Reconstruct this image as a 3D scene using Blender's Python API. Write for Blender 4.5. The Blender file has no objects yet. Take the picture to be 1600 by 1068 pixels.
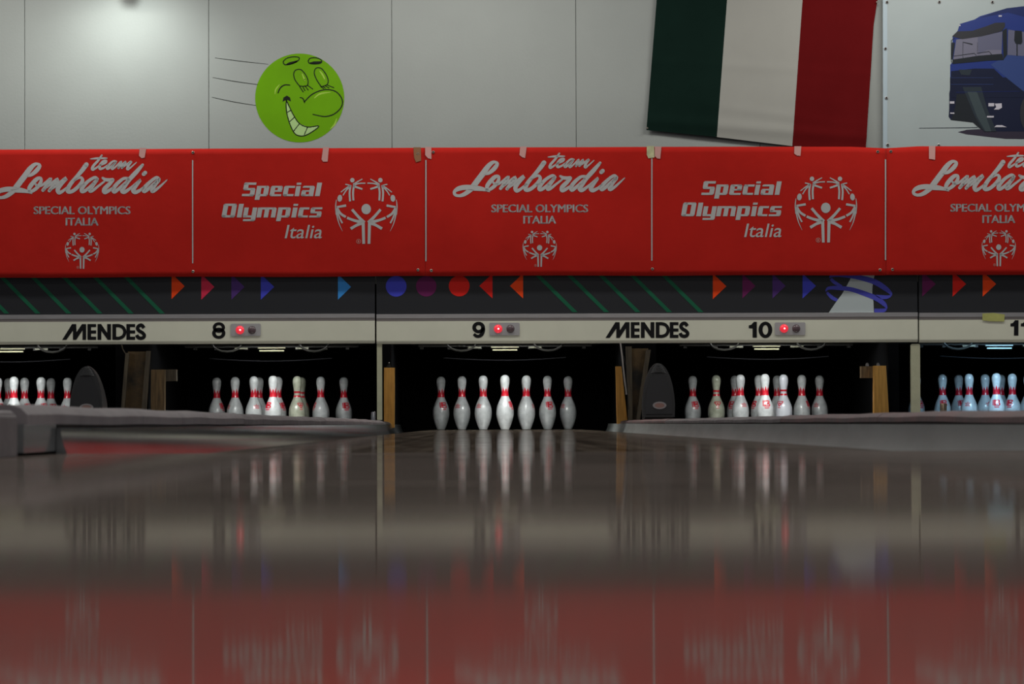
import bpy, math, random
from mathutils import Vector, Matrix
random.seed(7)
SC = bpy.context.scene
COL = SC.collection
PI = math.pi

# ------------------------------------------------------------------ camera
FPX = 5220.0                      # focal length in pixels of the 1600x1068 frame
CAMZ = 0.045                      # the camera rests on the approach
ROLL = 0.0035
AX, BY = (769 - 800) / FPX, -(661 - 534) / FPX
R0 = Vector((math.cos(ROLL), 0, -math.sin(ROLL)))
U0 = Vector((math.sin(ROLL), 0, math.cos(ROLL)))
FW = (Vector((0, 1, 0)) - R0 * AX - U0 * BY).normalized()
RT = (R0 - FW * R0.dot(FW)).normalized()
UP = RT.cross(FW).normalized()
CP = Vector((0, 0, CAMZ))
cam_data = bpy.data.cameras.new('camera')
cam_data.sensor_width = 36
cam_data.lens = FPX * 36 / 1600
cam_data.clip_start = 0.05
cam_data.clip_end = 100
cam_data.dof.use_dof = True
cam_data.dof.focus_distance = 22.0
cam_data.dof.aperture_fstop = 20
cam = bpy.data.objects.new('camera', cam_data)
COL.objects.link(cam)
m3 = Matrix((RT, UP, -FW)).transposed()
cam.matrix_world = Matrix.Translation(CP) @ m3.to_4x4()
SC.camera = cam

# ------------------------------------------------------------------ world, lights, exposure
w = bpy.data.worlds.new('world')
SC.world = w
w.use_nodes = True
w.node_tree.nodes['Background'].inputs[0].default_value = (0.86, 0.9, 1.0, 1)
w.node_tree.nodes['Background'].inputs[1].default_value = 0.10
SC.view_settings.view_transform = 'Standard'
SC.view_settings.look = 'None'
SC.view_settings.gamma = 1
SC.view_settings.exposure = 0
SC.view_settings.use_curve_mapping = False


def area(name, loc, rot, sx, sy, power, color):
    d = bpy.data.lights.new(name, 'AREA')
    d.shape = 'RECTANGLE'
    d.size = sx
    d.size_y = sy
    d.energy = power
    d.color = color
    o = bpy.data.objects.new(name, d)
    COL.objects.link(o)
    o.location = loc
    o.rotation_euler = rot
    return o


# ceiling strip lamps in front of the masking units (above the frame)
for i, x in enumerate((-3.3, -0.3, 2.7, 5.7)):
    area('ceiling_lamp', (x, 20.1, 3.35), (math.radians(18), 0, 0), 1.6, 0.25, 33, (1.0, 1.0, 0.93))
# hall lamps over the lanes and the approach
for y, x, p in ((1.0, 1.0, 62), (6.5, 0.3, 44), (12.0, 0.3, 44), (17.0, 0.3, 46)):
    area('hall_lamp', (x, y, 4.0), (0, 0, 0), 7.0, 0.4, p, (1.0, 0.93, 0.86))

# ------------------------------------------------------------------ helpers


def P(px, py, Y):
    """world point on the plane y = Y that the photograph shows at pixel (px, py)"""
    d = FW + RT * ((px - 800) / FPX) - UP * ((py - 534) / FPX)
    t = Y / d.y
    q = CP + d * t
    return (q.x, Y, q.z)


def X(px, Y, py=600):
    return P(px, py, Y)[0]


def Z(py, Y, px=800):
    return P(px, py, Y)[2]


class MB:
    def __init__(s):
        s.v = []
        s.f = []

    def add(s, vs, fs):
        b = len(s.v)
        s.v += [tuple(v) for v in vs]
        s.f += [tuple(i + b for i in f) for f in fs]

    def box(s, x0, x1, y0, y1, z0, z1, c=0.0):
        if c <= 0:
            vs = [(x, y, z) for x in (x0, x1) for y in (y0, y1) for z in (z0, z1)]
            s.add(vs, [(0, 1, 3, 2), (4, 6, 7, 5), (0, 4, 5, 1), (2, 3, 7, 6), (0, 2, 6, 4), (1, 5, 7, 3)])
        else:       # chamfered along the long y direction and z
            pr = [(x0 + c, z0), (x1 - c, z0), (x1, z0 + c), (x1, z1 - c), (x1 - c, z1), (x0 + c, z1), (x0, z1 - c), (x0, z0 + c)]
            n = 8
            vs = [(x, y0, z) for x, z in pr] + [(x, y1, z) for x, z in pr]
            fs = [(i, (i + 1) % n, n + (i + 1) % n, n + i) for i in range(n)] + [tuple(range(n))[::-1], tuple(range(n, 2 * n))]
            s.add(vs, fs)

    def prism(s, pts, y0, y1):      # pts (x,z), front at y0
        n = len(pts)
        vs = [(x, y0, z) for x, z in pts] + [(x, y1, z) for x, z in pts]
        s.add(vs, [tuple(range(n)), tuple(range(2 * n - 1, n - 1, -1))] + [(i, n + i, n + (i + 1) % n, (i + 1) % n) for i in range(n)])

    def extr_y(s, prof, ys, zf=None, closed=False):
        """profile (x,z) swept along y at stations ys; zf(y,x,z) -> z"""
        n = len(prof)
        vs = []
        for y in ys:
            for (x, z) in prof:
                vs.append((x, y, zf(y, x, z) if zf else z))
        fs = []
        for k in range(len(ys) - 1):
            for i in range(n if closed else n - 1):
                j = (i + 1) % n
                fs.append((k * n + i, k * n + j, (k + 1) * n + j, (k + 1) * n + i))
        if closed:
            fs += [tuple(range(n))[::-1], tuple(range((len(ys) - 1) * n, len(ys) * n))]
        s.add(vs, fs)

    def lathe(s, prof, n=24, c=(0, 0, 0), axis='z'):
        vs = []
        for (r, z) in prof:
            for i in range(n):
                a = 2 * PI * i / n
                if axis == 'z':
                    vs.append((c[0] + r * math.cos(a), c[1] + r * math.sin(a), c[2] + z))
                elif axis == 'y':
                    vs.append((c[0] + r * math.cos(a), c[1] + z, c[2] + r * math.sin(a)))
                else:
                    vs.append((c[0] + z, c[1] + r * math.cos(a), c[2] + r * math.sin(a)))
        fs = []
        for k in range(len(prof) - 1):
            for i in range(n):
                fs.append((k * n + i, k * n + (i + 1) % n, (k + 1) * n + (i + 1) % n, (k + 1) * n + i))
        fs.append(tuple(range(n))[::-1])
        fs.append(tuple(range((len(prof) - 1) * n, len(prof) * n)))
        s.add(vs, fs)

    def tube(s, pts, r, n=8):
        vs = []
        pts = [Vector(p) for p in pts]
        for i, p in enumerate(pts):
            t = (pts[min(i + 1, len(pts) - 1)] - pts[max(i - 1, 0)]).normalized()
            a = t.orthogonal().normalized() if abs(t.z) > .9 else t.cross(Vector((0, 0, 1))).normalized()
            b = t.cross(a)
            for k in range(n):
                vs.append(p + a * (r * math.cos(2 * PI * k / n)) + b * (r * math.sin(2 * PI * k / n)))
        fs = []
        for i in range(len(pts) - 1):
            for k in range(n):
                fs.append((i * n + k, i * n + (k + 1) % n, (i + 1) * n + (k + 1) % n, (i + 1) * n + k))
        fs += [tuple(range(n)), tuple(range((len(pts) - 1) * n, len(pts) * n))]
        s.add(vs, fs)


def link(name, me, parent=None):
    o = bpy.data.objects.new(name, me)
    COL.objects.link(o)
    if parent:
        o.parent = parent
    return o


def obj(name, mb, mat, parent=None, smooth=False, origin=None):
    """mesh object; vertices given in world space are stored relative to the parent's (or own) origin"""
    me = bpy.data.meshes.new(name)
    off = Vector((0, 0, 0))
    if parent is not None:
        p = parent
        while p is not None:
            off += p.location
            p = p.parent
    elif origin is not None:
        off = Vector(origin)
    vs = [(v[0] - off.x, v[1] - off.y, v[2] - off.z) for v in mb.v]
    me.from_pydata(vs, [], mb.f)
    me.materials.append(mat)
    me.update()
    if smooth:
        me.polygons.foreach_set('use_smooth', [True] * len(me.polygons))
        if smooth != 'all':
            me.set_sharp_from_angle(angle=math.radians(40))
    o = link(name, me, parent)
    if parent is None and origin is not None:
        o.location = origin
    return o


def tag(o, label=None, cat=None, group=None, kind=None):
    if label:
        o['label'] = label
    if cat:
        o['category'] = cat
    if group:
        o['group'] = group
    if kind:
        o['kind'] = kind
    return o


def root(name, loc, label=None, cat=None, group=None, kind=None):
    o = bpy.data.objects.new(name, None)
    o.empty_display_size = 0.05
    COL.objects.link(o)
    o.location = loc
    return tag(o, label, cat, group, kind)


# ------------------------------------------------------------------ materials
def lin(c):
    return tuple(((x / 255) / 12.92 if x / 255 <= 0.04045 else ((x / 255 + 0.055) / 1.055) ** 2.4) for x in c)


def mat(name, rgb, rough=0.6, metal=0.0, spec=0.5, noise=0.0, scale=8.0, rgb2=None, bump=0.0, bscale=40.0, emit=None, estr=0.0, stretch=None, coat=0.0):
    m = bpy.data.materials.new(name)
    m.use_nodes = True
    nt = m.node_tree
    b = nt.nodes['Principled BSDF']
    b.inputs['Base Color'].default_value = (*rgb, 1)
    b.inputs['Roughness'].default_value = rough
    b.inputs['Metallic'].default_value = metal
    b.inputs['Specular IOR Level'].default_value = spec
    b.inputs['Coat Weight'].default_value = coat
    if emit:
        b.inputs['Emission Color'].default_value = (*emit, 1)
        b.inputs['Emission Strength'].default_value = estr
    tc = nt.nodes.new('ShaderNodeTexCoord')
    src = tc.outputs['Object']
    if stretch:
        mp = nt.nodes.new('ShaderNodeMapping')
        mp.inputs['Scale'].default_value = stretch
        nt.links.new(src, mp.inputs['Vector'])
        src = mp.outputs[0]
    if noise > 0 or rgb2:
        n = nt.nodes.new('ShaderNodeTexNoise')
        n.inputs['Scale'].default_value = scale
        n.inputs['Detail'].default_value = 6
        n.inputs['Roughness'].default_value = 0.6
        nt.links.new(src, n.inputs['Vector'])
        r = nt.nodes.new('ShaderNodeValToRGB')
        r.color_ramp.elements[0].position = 0.36
        r.color_ramp.elements[1].position = 0.64
        c2 = rgb2 or tuple(x * (1 - noise) for x in rgb)
        r.color_ramp.elements[0].color = (*c2, 1)
        r.color_ramp.elements[1].color = (*rgb, 1)
        nt.links.new(n.outputs['Fac'], r.inputs['Fac'])
        nt.links.new(r.outputs['Color'], b.inputs['Base Color'])
    if bump > 0:
        n2 = nt.nodes.new('ShaderNodeTexNoise')
        n2.inputs['Scale'].default_value = bscale
        n2.inputs['Detail'].default_value = 4
        nt.links.new(src, n2.inputs['Vector'])
        bp = nt.nodes.new('ShaderNodeBump')
        bp.inputs['Strength'].default_value = bump
        bp.inputs['Distance'].default_value = 0.01
        nt.links.new(n2.outputs['Fac'], bp.inputs['Height'])
        nt.links.new(bp.outputs['Normal'], b.inputs['Normal'])
    return m


def floor_mat(name, c1, c2, refl, rough, stretch, scale, rgbs=(0.9, 0.88, 0.85), boards=False):
    """worn lacquer: a dusty diffuse layer under a partly reflecting film"""
    m = bpy.data.materials.new(name)
    m.use_nodes = True
    nt = m.node_tree
    for n in list(nt.nodes):
        nt.nodes.remove(n)
    out = nt.nodes.new('ShaderNodeOutputMaterial')
    mix = nt.nodes.new('ShaderNodeMixShader')
    dif = nt.nodes.new('ShaderNodeBsdfDiffuse')
    gl = nt.nodes.new('ShaderNodeBsdfGlossy')
    gl.inputs['Roughness'].default_value = rough
    gl.inputs['Color'].default_value = (*rgbs, 1)
    tc = nt.nodes.new('ShaderNodeTexCoord')
    mp = nt.nodes.new('ShaderNodeMapping')
    mp.inputs['Scale'].default_value = stretch
    nt.links.new(tc.outputs['Object'], mp.inputs['Vector'])
    n = nt.nodes.new('ShaderNodeTexNoise')
    n.inputs['Scale'].default_value = scale
    n.inputs['Detail'].default_value = 5
    nt.links.new(mp.outputs[0], n.inputs['Vector'])
    r = nt.nodes.new('ShaderNodeValToRGB')
    r.color_ramp.elements[0].position = 0.35
    r.color_ramp.elements[1].position = 0.65
    r.color_ramp.elements[0].color = (*c1, 1)
    r.color_ramp.elements[1].color = (*c2, 1)
    nt.links.new(n.outputs['Fac'], r.inputs['Fac'])
    col = r.outputs['Color']
    if boards:
        # 39 boards across the lane, dark joints, each board its own tone
        sx = nt.nodes.new('ShaderNodeSeparateXYZ')
        nt.links.new(tc.outputs['Object'], sx.inputs[0])
        mu = nt.nodes.new('ShaderNodeMath')
        mu.operation = 'MULTIPLY'
        mu.inputs[1].default_value = 39 / 1.066
        nt.links.new(sx.outputs['X'], mu.inputs[0])
        fl = nt.nodes.new('ShaderNodeMath')
        fl.operation = 'FLOOR'
        nt.links.new(mu.outputs[0], fl.inputs[0])
        fr = nt.nodes.new('ShaderNodeMath')
        fr.operation = 'FRACT'
        nt.links.new(mu.outputs[0], fr.inputs[0])
        wn = nt.nodes.new('ShaderNodeTexWhiteNoise')
        wn.noise_dimensions = '1D'
        nt.links.new(fl.outputs[0], wn.inputs['W'])
        mr = nt.nodes.new('ShaderNodeMapRange')
        mr.inputs['To Min'].default_value = 0.65
        mr.inputs['To Max'].default_value = 1.15
        nt.links.new(wn.outputs['Value'], mr.inputs['Value'])
        lt = nt.nodes.new('ShaderNodeMath')
        lt.operation = 'GREATER_THAN'
        lt.inputs[1].default_value = 0.08
        nt.links.new(fr.outputs[0], lt.inputs[0])
        m2 = nt.nodes.new('ShaderNodeMath')
        m2.operation = 'MULTIPLY_ADD'
        m2.inputs[1].default_value = 0.55
        m2.inputs[2].default_value = 0.45
        nt.links.new(lt.outputs[0], m2.inputs[0])
        m4 = nt.nodes.new('ShaderNodeMath')
        m4.operation = 'MULTIPLY'
        nt.links.new(mr.outputs[0], m4.inputs[0])
        nt.links.new(m2.outputs[0], m4.inputs[1])
        vm = nt.nodes.new('ShaderNodeVectorMath')
        vm.operation = 'SCALE'
        nt.links.new(col, vm.inputs[0])
        nt.links.new(m4.outputs[0], vm.inputs['Scale'])
        col = vm.outputs[0]
    nt.links.new(col, dif.inputs['Color'])
    # patchy wear of the film
    n3 = nt.nodes.new('ShaderNodeTexNoise')
    n3.inputs['Scale'].default_value = 3.5
    n3.inputs['Detail'].default_value = 3
    nt.links.new(tc.outputs['Object'], n3.inputs['Vector'])
    mr3 = nt.nodes.new('ShaderNodeMapRange')
    mr3.inputs['From Min'].default_value = 0.3
    mr3.inputs['From Max'].default_value = 0.7
    mr3.inputs['To Min'].default_value = refl * 0.72
    mr3.inputs['To Max'].default_value = refl * 1.22
    nt.links.new(n3.outputs['Fac'], mr3.inputs['Value'])
    nt.links.new(mr3.outputs[0], mix.inputs[0])
    nt.links.new(dif.outputs[0], mix.inputs[1])
    nt.links.new(gl.outputs[0], mix.inputs[2])
    nt.links.new(mix.outputs[0], out.inputs['Surface'])
    return m


M = {}
M['wall'] = mat('wall_paint', (0.305, 0.318, 0.306), 0.75, noise=0.05, scale=2.0, bump=0.08, bscale=60)
M['seam'] = mat('wall_seam', (0.2, 0.21, 0.2), 0.8)
M['approach'] = floor_mat('approach_lacquer', (0.155, 0.135, 0.117), (0.225, 0.190, 0.168), 0.46, 0.047, (1.0, 0.25, 1), 2.0, (1.0, 0.95, 0.92))
M['lane'] = floor_mat('lane_lacquer', (0.10, 0.08, 0.062), (0.20, 0.165, 0.13), 0.48, 0.04, (6.0, 0.4, 1), 3.0, (1.0, 0.97, 0.95), boards=True)
M['gutter'] = mat('gutter_plastic', (0.20, 0.21, 0.215), 0.11, noise=0.4, scale=6, stretch=(3, .5, 3))
M['gutter_light'] = mat('gutter_light_plastic', (0.33, 0.345, 0.335), 0.5, noise=0.2, scale=5, stretch=(3, .4, 3))
M['cap'] = mat('cap_grey_vinyl', (0.25, 0.225, 0.23), 0.55, noise=0.35, scale=9, bump=0.3, bscale=60)
M['cap_edge'] = mat('cap_top_vinyl', (0.30, 0.27, 0.28), 0.5, noise=0.25, scale=7)
M['cap_red'] = mat('cap_worn_red_vinyl', (0.25, 0.145, 0.145), 0.5, rgb2=(0.17, 0.135, 0.135), scale=6, bump=0.3, bscale=50)
M['black'] = mat('matte_black', (0.004, 0.004, 0.005), 0.9, spec=0.1)
M['dark'] = mat('dark_oily_metal', (0.015, 0.014, 0.012), 0.5, metal=0.3, noise=0.5, scale=12)
M['art_black'] = mat('art_black', (0.018, 0.019, 0.023), 0.45, spec=0.3)
M['silver'] = mat('brushed_aluminium', (0.62, 0.60, 0.60), 0.32, metal=0.85, noise=0.15, scale=4, stretch=(2, 1, 40))
M['silver_dull'] = mat('dull_aluminium', (0.36, 0.33, 0.32), 0.45, metal=0.6)
M['cream'] = mat('cream_enamel', (0.66, 0.66, 0.545), 0.4, noise=0.06, scale=3)
M['cream_post'] = mat('cream_post_paint', (0.44, 0.44, 0.31), 0.45, noise=0.15, scale=14)
M['ink'] = mat('black_letter_vinyl', (0.006, 0.006, 0.007), 0.4, spec=0.2)
M['plate'] = mat('lamp_plate_grey', (0.36, 0.35, 0.36), 0.5)
M['led'] = mat('lit_red_lamp', (0.7, 0.03, 0.05), 0.2, emit=(1.0, 0.035, 0.06), estr=0.55)
M['led_core'] = mat('lamp_filament', (1, 0.6, 0.6), 0.2, emit=(1.0, 0.5, 0.5), estr=2.2)
M['led_off'] = mat('unlit_lamp_lens', (0.10, 0.065, 0.075), 0.25)
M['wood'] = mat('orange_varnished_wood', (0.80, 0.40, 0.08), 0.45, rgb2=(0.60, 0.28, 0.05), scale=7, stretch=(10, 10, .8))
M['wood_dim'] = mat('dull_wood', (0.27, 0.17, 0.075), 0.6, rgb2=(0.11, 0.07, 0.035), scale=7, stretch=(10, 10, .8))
M['wood_grey'] = mat('grey_worn_board', (0.13, 0.105, 0.07), 0.7, rgb2=(0.07, 0.055, 0.04), scale=8, stretch=(8, 8, .8))
M['ply'] = mat('stained_plywood', (0.22, 0.13, 0.045), 0.6, rgb2=(0.02, 0.018, 0.015), scale=3.2)
M['hood'] = mat('charcoal_moulded_plastic', (0.016, 0.0165, 0.018), 0.55, bump=0.1, bscale=120)
M['hood_in'] = mat('charcoal_smooth_plastic', (0.010, 0.0105, 0.013), 0.5)
M['rib'] = mat('charcoal_rib_plastic', (0.035, 0.036, 0.038), 0.45)
M['badge'] = mat('silver_badge', (0.42, 0.40, 0.40), 0.3, metal=0.6)
M['badge_red'] = mat('badge_red', (0.34, 0.20, 0.17), 0.4)
M['chrome'] = mat('chrome', (0.6, 0.6, 0.6), 0.15, metal=1.0)
M['bronze'] = mat('bronze_cap', (0.30, 0.24, 0.17), 0.25, metal=0.9)
M['tube'] = mat('pit_tube_glow', (0.19, 0.18, 0.085), 0.4, emit=(0.85, 0.82, 0.48), estr=0.09)
M['tube_dim'] = mat('pit_tube_end_glow', (0.10, 0.10, 0.06), 0.4, emit=(0.6, 0.55, 0.3), estr=0.03)
M['tube_blue'] = mat('pit_tube_cool_glow', (0.25, 0.35, 0.35), 0.4, emit=(0.5, 0.8, 0.9), estr=0.1)
M['spark'] = mat('tiny_machine_lamp', (0.9, 0.9, 1), 0.4, emit=(0.7, 0.75, 1.0), estr=1.2)
M['tape'] = mat('translucent_tape', (0.50, 0.26, 0.24), 0.5)
M['tape_yel'] = mat('yellowed_tape', (0.50, 0.48, 0.28), 0.5, noise=0.3, scale=30)
M['tape_brown'] = mat('brown_tape', (0.24, 0.11, 0.05), 0.4)
M['tape_lime'] = mat('lime_tape', (0.45, 0.45, 0.14), 0.5, noise=0.15, scale=30)
M['white_print'] = mat('banner_white_print', (0.37, 0.365, 0.365), 0.6)
M['red_print'] = mat('banner_registered_print', (0.42, 0.14, 0.12), 0.6)
M['metal_ring'] = mat('eyelet_metal', (0.25, 0.22, 0.19), 0.35, metal=0.8)
M['flag_green'] = mat('flag_green', (0.007, 0.018, 0.014), 0.9, spec=0.02, noise=0.15, scale=3)
M['flag_white'] = mat('flag_white', (0.335, 0.325, 0.30), 0.9, spec=0.05, noise=0.05, scale=3)
M['flag_red'] = mat('flag_red', (0.115, 0.006, 0.007), 0.9, spec=0.02, noise=0.12, scale=3)
M['vinyl'] = mat('white_vinyl', (0.345, 0.385, 0.39), 0.3, noise=0.06, scale=2)
M['vinyl_hem'] = mat('white_vinyl_hem', (0.36, 0.43, 0.48), 0.35)
for k, c in dict(green=(24, 78, 56), orange=(205, 62, 22), crimson=(176, 40, 66), violet=(66, 42, 98), blue=(58, 62, 168),
                 sky=(50, 120, 185), plum=(88, 28, 72), red=(190, 32, 26), ring=(62, 64, 150), pinart=(150, 158, 160), ballgreen=(88, 134, 6),
                 ballblack=(22, 26, 20), tooth=(140, 165, 110), shine=(130, 160, 60)).items():
    # print colours, lifted to surface reflectance under the hall's dim light
    l = lin(c)
    M['p_' + k] = mat('print_' + k, tuple(min(0.9, x * 1.4) for x in l), 0.5, spec=0.12, noise=0.12 if k == 'ballgreen' else 0.0, scale=3)
for k, c in dict(t_blue=(28, 44, 106), t_blue2=(20, 32, 80), t_light=(42, 58, 106), t_navy=(14, 20, 44), t_dark=(24, 28, 34), t_glass=(98, 96, 112),
                 t_glass2=(84, 84, 104), t_visor=(40, 40, 46), t_lamp=(170, 165, 175), t_grey=(52, 62, 66), t_grey2=(34, 42, 50), t_shadow=(44, 38, 52),
                 t_line=(60, 66, 72)).items():
    M[k] = mat('print_' + k[2:] + '_truck', tuple(min(0.9, x * 1.15) for x in lin(c)), 0.35, spec=0.4)


def pin_mat(name, c, c2):
    m = mat(name, c, 0.25, coat=0.3, rgb2=c2, scale=22, bump=0.12, bscale=90)
    return m


M['pin'] = pin_mat('pin_white_plastic', (0.62, 0.64, 0.65), (0.48, 0.50, 0.51))
M['pin_old'] = pin_mat('pin_yellowed_plastic', (0.50, 0.52, 0.42), (0.36, 0.38, 0.29))
M['pin_new'] = pin_mat('pin_fresh_white', (0.68, 0.70, 0.76), (0.62, 0.64, 0.70))
M['pin_red'] = mat('pin_red_print', (0.62, 0.012, 0.03), 0.3, coat=0.3)
M['pin_base'] = mat('pin_base_ring', (0.05, 0.05, 0.05), 0.5)


def cloth_mat(name, c):
    m = mat(name, c, 0.85, noise=0.08, scale=5, bump=0.25, bscale=9, spec=0.08)
    return m


M['banner'] = cloth_mat('banner_red_fabric', (0.40, 0.013, 0.009))

# ------------------------------------------------------------------ print helpers (2D shapes given in photograph pixels, laid on real surfaces)


def spline(pts, k=6):
    """Catmull-Rom through (x, y, w) points"""
    out = []
    n = len(pts)
    for i in range(n - 1):
        p0, p1, p2, p3 = pts[max(i - 1, 0)], pts[i], pts[i + 1], pts[min(i + 2, n - 1)]
        for j in range(k):
            t = j / k
            out.append(tuple(0.5 * ((2 * b) + (c - a) * t + (2 * a - 5 * b + 4 * c - d) * t * t + (3 * b - a - 3 * c + d) * t ** 3)
                             for a, b, c, d in zip(p0, p1, p2, p3)))
    out.append(tuple(pts[-1]))
    return out


def ribbon(pts, w=None, smooth=True, cap=True, k=6):
    """list of quads (2D) along a path; pts are (x,y) or (x,y,w)"""
    q = [(p[0], p[1], (p[2] if len(p) > 2 else w)) for p in pts]
    if smooth and len(q) > 2:
        q = spline(q, k)
    L, R = [], []
    for i, (x, y, ww) in enumerate(q):
        a = q[max(i - 1, 0)]
        b = q[min(i + 1, len(q) - 1)]
        dx, dy = b[0] - a[0], b[1] - a[1]
        d = math.hypot(dx, dy) or 1
        nx, ny = -dy / d * ww / 2, dx / d * ww / 2
        L.append((x + nx, y + ny))
        R.append((x - nx, y - ny))
    polys = [[L[i], L[i + 1], R[i + 1], R[i]] for i in range(len(q) - 1)]
    if cap:
        for e in (0, -1):
            x, y, ww = q[e]
            polys.append(disc(x, y, ww / 2, ww / 2, 10))
    return polys


def disc(cx, cy, rx, ry, n=32, rot=0):
    c, s = math.cos(rot), math.sin(rot)
    return [(cx + rx * math.cos(2 * PI * i / n) * c - ry * math.sin(2 * PI * i / n) * s,
             cy + rx * math.cos(2 * PI * i / n) * s + ry * math.sin(2 * PI * i / n) * c) for i in range(n)]


def ring(cx, cy, rx, ry, ix, iy, n=32, a0=0.0, a1=2 * PI):
    out = []
    for i in range(n):
        a = a0 + (a1 - a0) * i / n
        b = a0 + (a1 - a0) * (i + 1) / n
        out.append([(cx + rx * math.cos(a), cy + ry * math.sin(a)), (cx + rx * math.cos(b), cy + ry * math.sin(b)),
                    (cx + ix * math.cos(b), cy + iy * math.sin(b)), (cx + ix * math.cos(a), cy + iy * math.sin(a))])
    return out


def rect(x0, y0, x1, y1):
    return [(x0, y0), (x1, y0), (x1, y1), (x0, y1)]


def xf(polys, s, ox, oy, dx=0, dy=0):
    """crop coordinates -> photograph pixels"""
    return [[(ox + x / s + dx, oy + y / s + dy) for x, y in p] for p in polys]


def clip_half(p, ax, v, sgn):
    out = []
    for i in range(len(p)):
        a, b = p[i - 1], p[i]
        da, db = (a[ax] - v) * sgn, (b[ax] - v) * sgn
        if (da >= 0) != (db >= 0):
            t = da / (da - db)
            out.append((a[0] + (b[0] - a[0]) * t, a[1] + (b[1] - a[1]) * t))
        if db >= 0:
            out.append(b)
    return out


def gridded(polys, step=12.0):
    """cut polygons on a grid so that they follow a wavy sheet"""
    res = []
    for p in polys:
        x0, x1 = min(q[0] for q in p), max(q[0] for q in p)
        y0, y1 = min(q[1] for q in p), max(q[1] for q in p)
        x = math.floor(x0 / step) * step
        while x < x1:
            c = clip_half(clip_half(p, 0, x, 1), 0, x + step, -1)
            if len(c) >= 3:
                y = math.floor(y0 / step) * step
                while y < y1:
                    d = clip_half(clip_half(c, 1, y, 1), 1, y + step, -1)
                    if len(d) >= 3:
                        ar = sum(d[i - 1][0] * d[i][1] - d[i][0] * d[i - 1][1] for i in range(len(d)))
                        if abs(ar) > 1e-4:
                            res.append(d)
                    y += step
            x += step
    return res


def flat(polys, Y, surf=None, off=0.0, ref=None):
    """2D pixel polygons -> mesh on the plane Y (or on the surface surf(x,z) -> y)"""
    mb = MB()
    for p in polys:
        vs = [P(x, y, Y) for x, y in p]
        if surf:
            vs = [(x, surf(x, z) - off, z) for x, _, z in vs]
        else:
            vs = [(x, Y - off, z) for x, _, z in vs]
        # face the camera (-y)
        ar = 0
        for i in range(len(vs)):
            a, b = vs[i], vs[(i + 1) % len(vs)]
            ar += a[0] * b[2] - b[0] * a[2]
        if ar < 0:
            vs = vs[::-1]
        mb.add(vs, [tuple(range(len(vs)))])
    return mb


def text_polys(s, box, offset=0.0, shear=0.0, spacing=1.0):
    """built-in typeface as polygons fitted into a pixel box (x0, y0, x1, y1)"""
    cu = bpy.data.curves.new('t', 'FONT')
    cu.body = s
    cu.offset = offset
    cu.space_character = spacing
    cu.resolution_u = 3
    o = bpy.data.objects.new('t', cu)
    COL.objects.link(o)
    dg = bpy.context.evaluated_depsgraph_get()
    me = bpy.data.meshes.new_from_object(o.evaluated_get(dg))
    vs = [(v.co.x + shear * v.co.y, v.co.y) for v in me.vertices]
    fs = [tuple(p.vertices) for p in me.polygons]
    bpy.data.objects.remove(o)
    bpy.data.curves.remove(cu)
    bpy.data.meshes.remove(me)
    x0, x1 = min(v[0] for v in vs), max(v[0] for v in vs)
    y0, y1 = min(v[1] for v in vs), max(v[1] for v in vs)
    bx0, by0, bx1, by1 = box
    vs = [(bx0 + (x - x0) / (x1 - x0) * (bx1 - bx0), by1 - (y - y0) / (y1 - y0) * (by1 - by0)) for x, y in vs]
    return [[vs[i] for i in f] for f in fs]


# ------------------------------------------------------------------ layout
YF = 5.2          # foul line
YM = 21.13        # masking unit plane
YW = 21.5         # wall above the machines
YH = 23.25        # head pin
LANES = {6: -4.945, 7: -3.324, 8: -1.523, 9: 0.090, 10: 1.901, 11: 3.513, 12: 5.32}
HALF, GUT = 0.533, 0.235
YEND = 24.55


# ------------------------------------------------------------------ setting
def approach_z(y):
    return 0.0032 * (YF - y) / YF if y > 0 else 0.0032


mb = MB()
ys = [-2.5, 0.0] + [YF * k / 8 for k in range(1, 9)]
nx = 24
vs, fs = [], []
for y in ys:
    for i in range(nx + 1):
        vs.append((-5.8 + 12.4 * i / nx, y, approach_z(y)))
for k in range(len(ys) - 1):
    for i in range(nx):
        a = k * (nx + 1) + i
        fs.append((a, a + 1, a + nx + 2, a + nx + 1))
n0 = len(vs)
vs += [(-5.8, -2.5, -0.12), (6.6, -2.5, -0.12), (6.6, YF, -0.12), (-5.8, YF, -0.12)]
last = (len(ys) - 1) * (nx + 1)
fs += [(n0, n0 + 3, n0 + 2, n0 + 1), (0, n0, n0 + 1, nx), (last, last + nx, n0 + 2, n0 + 3)]
mb.add(vs, fs)
o = obj('floor', mb, M['approach'])
tag(o, 'glossy brown approach floor in the foreground mirroring the red banners', kind='structure')

mb = MB()
mb.box(-5.8, 6.6, YF + 0.001, 25.6, -0.16, -0.10)
o = obj('floor_slab', mb, M['dark'])
tag(o, 'dark slab under the lanes and gutters', kind='structure')

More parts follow.
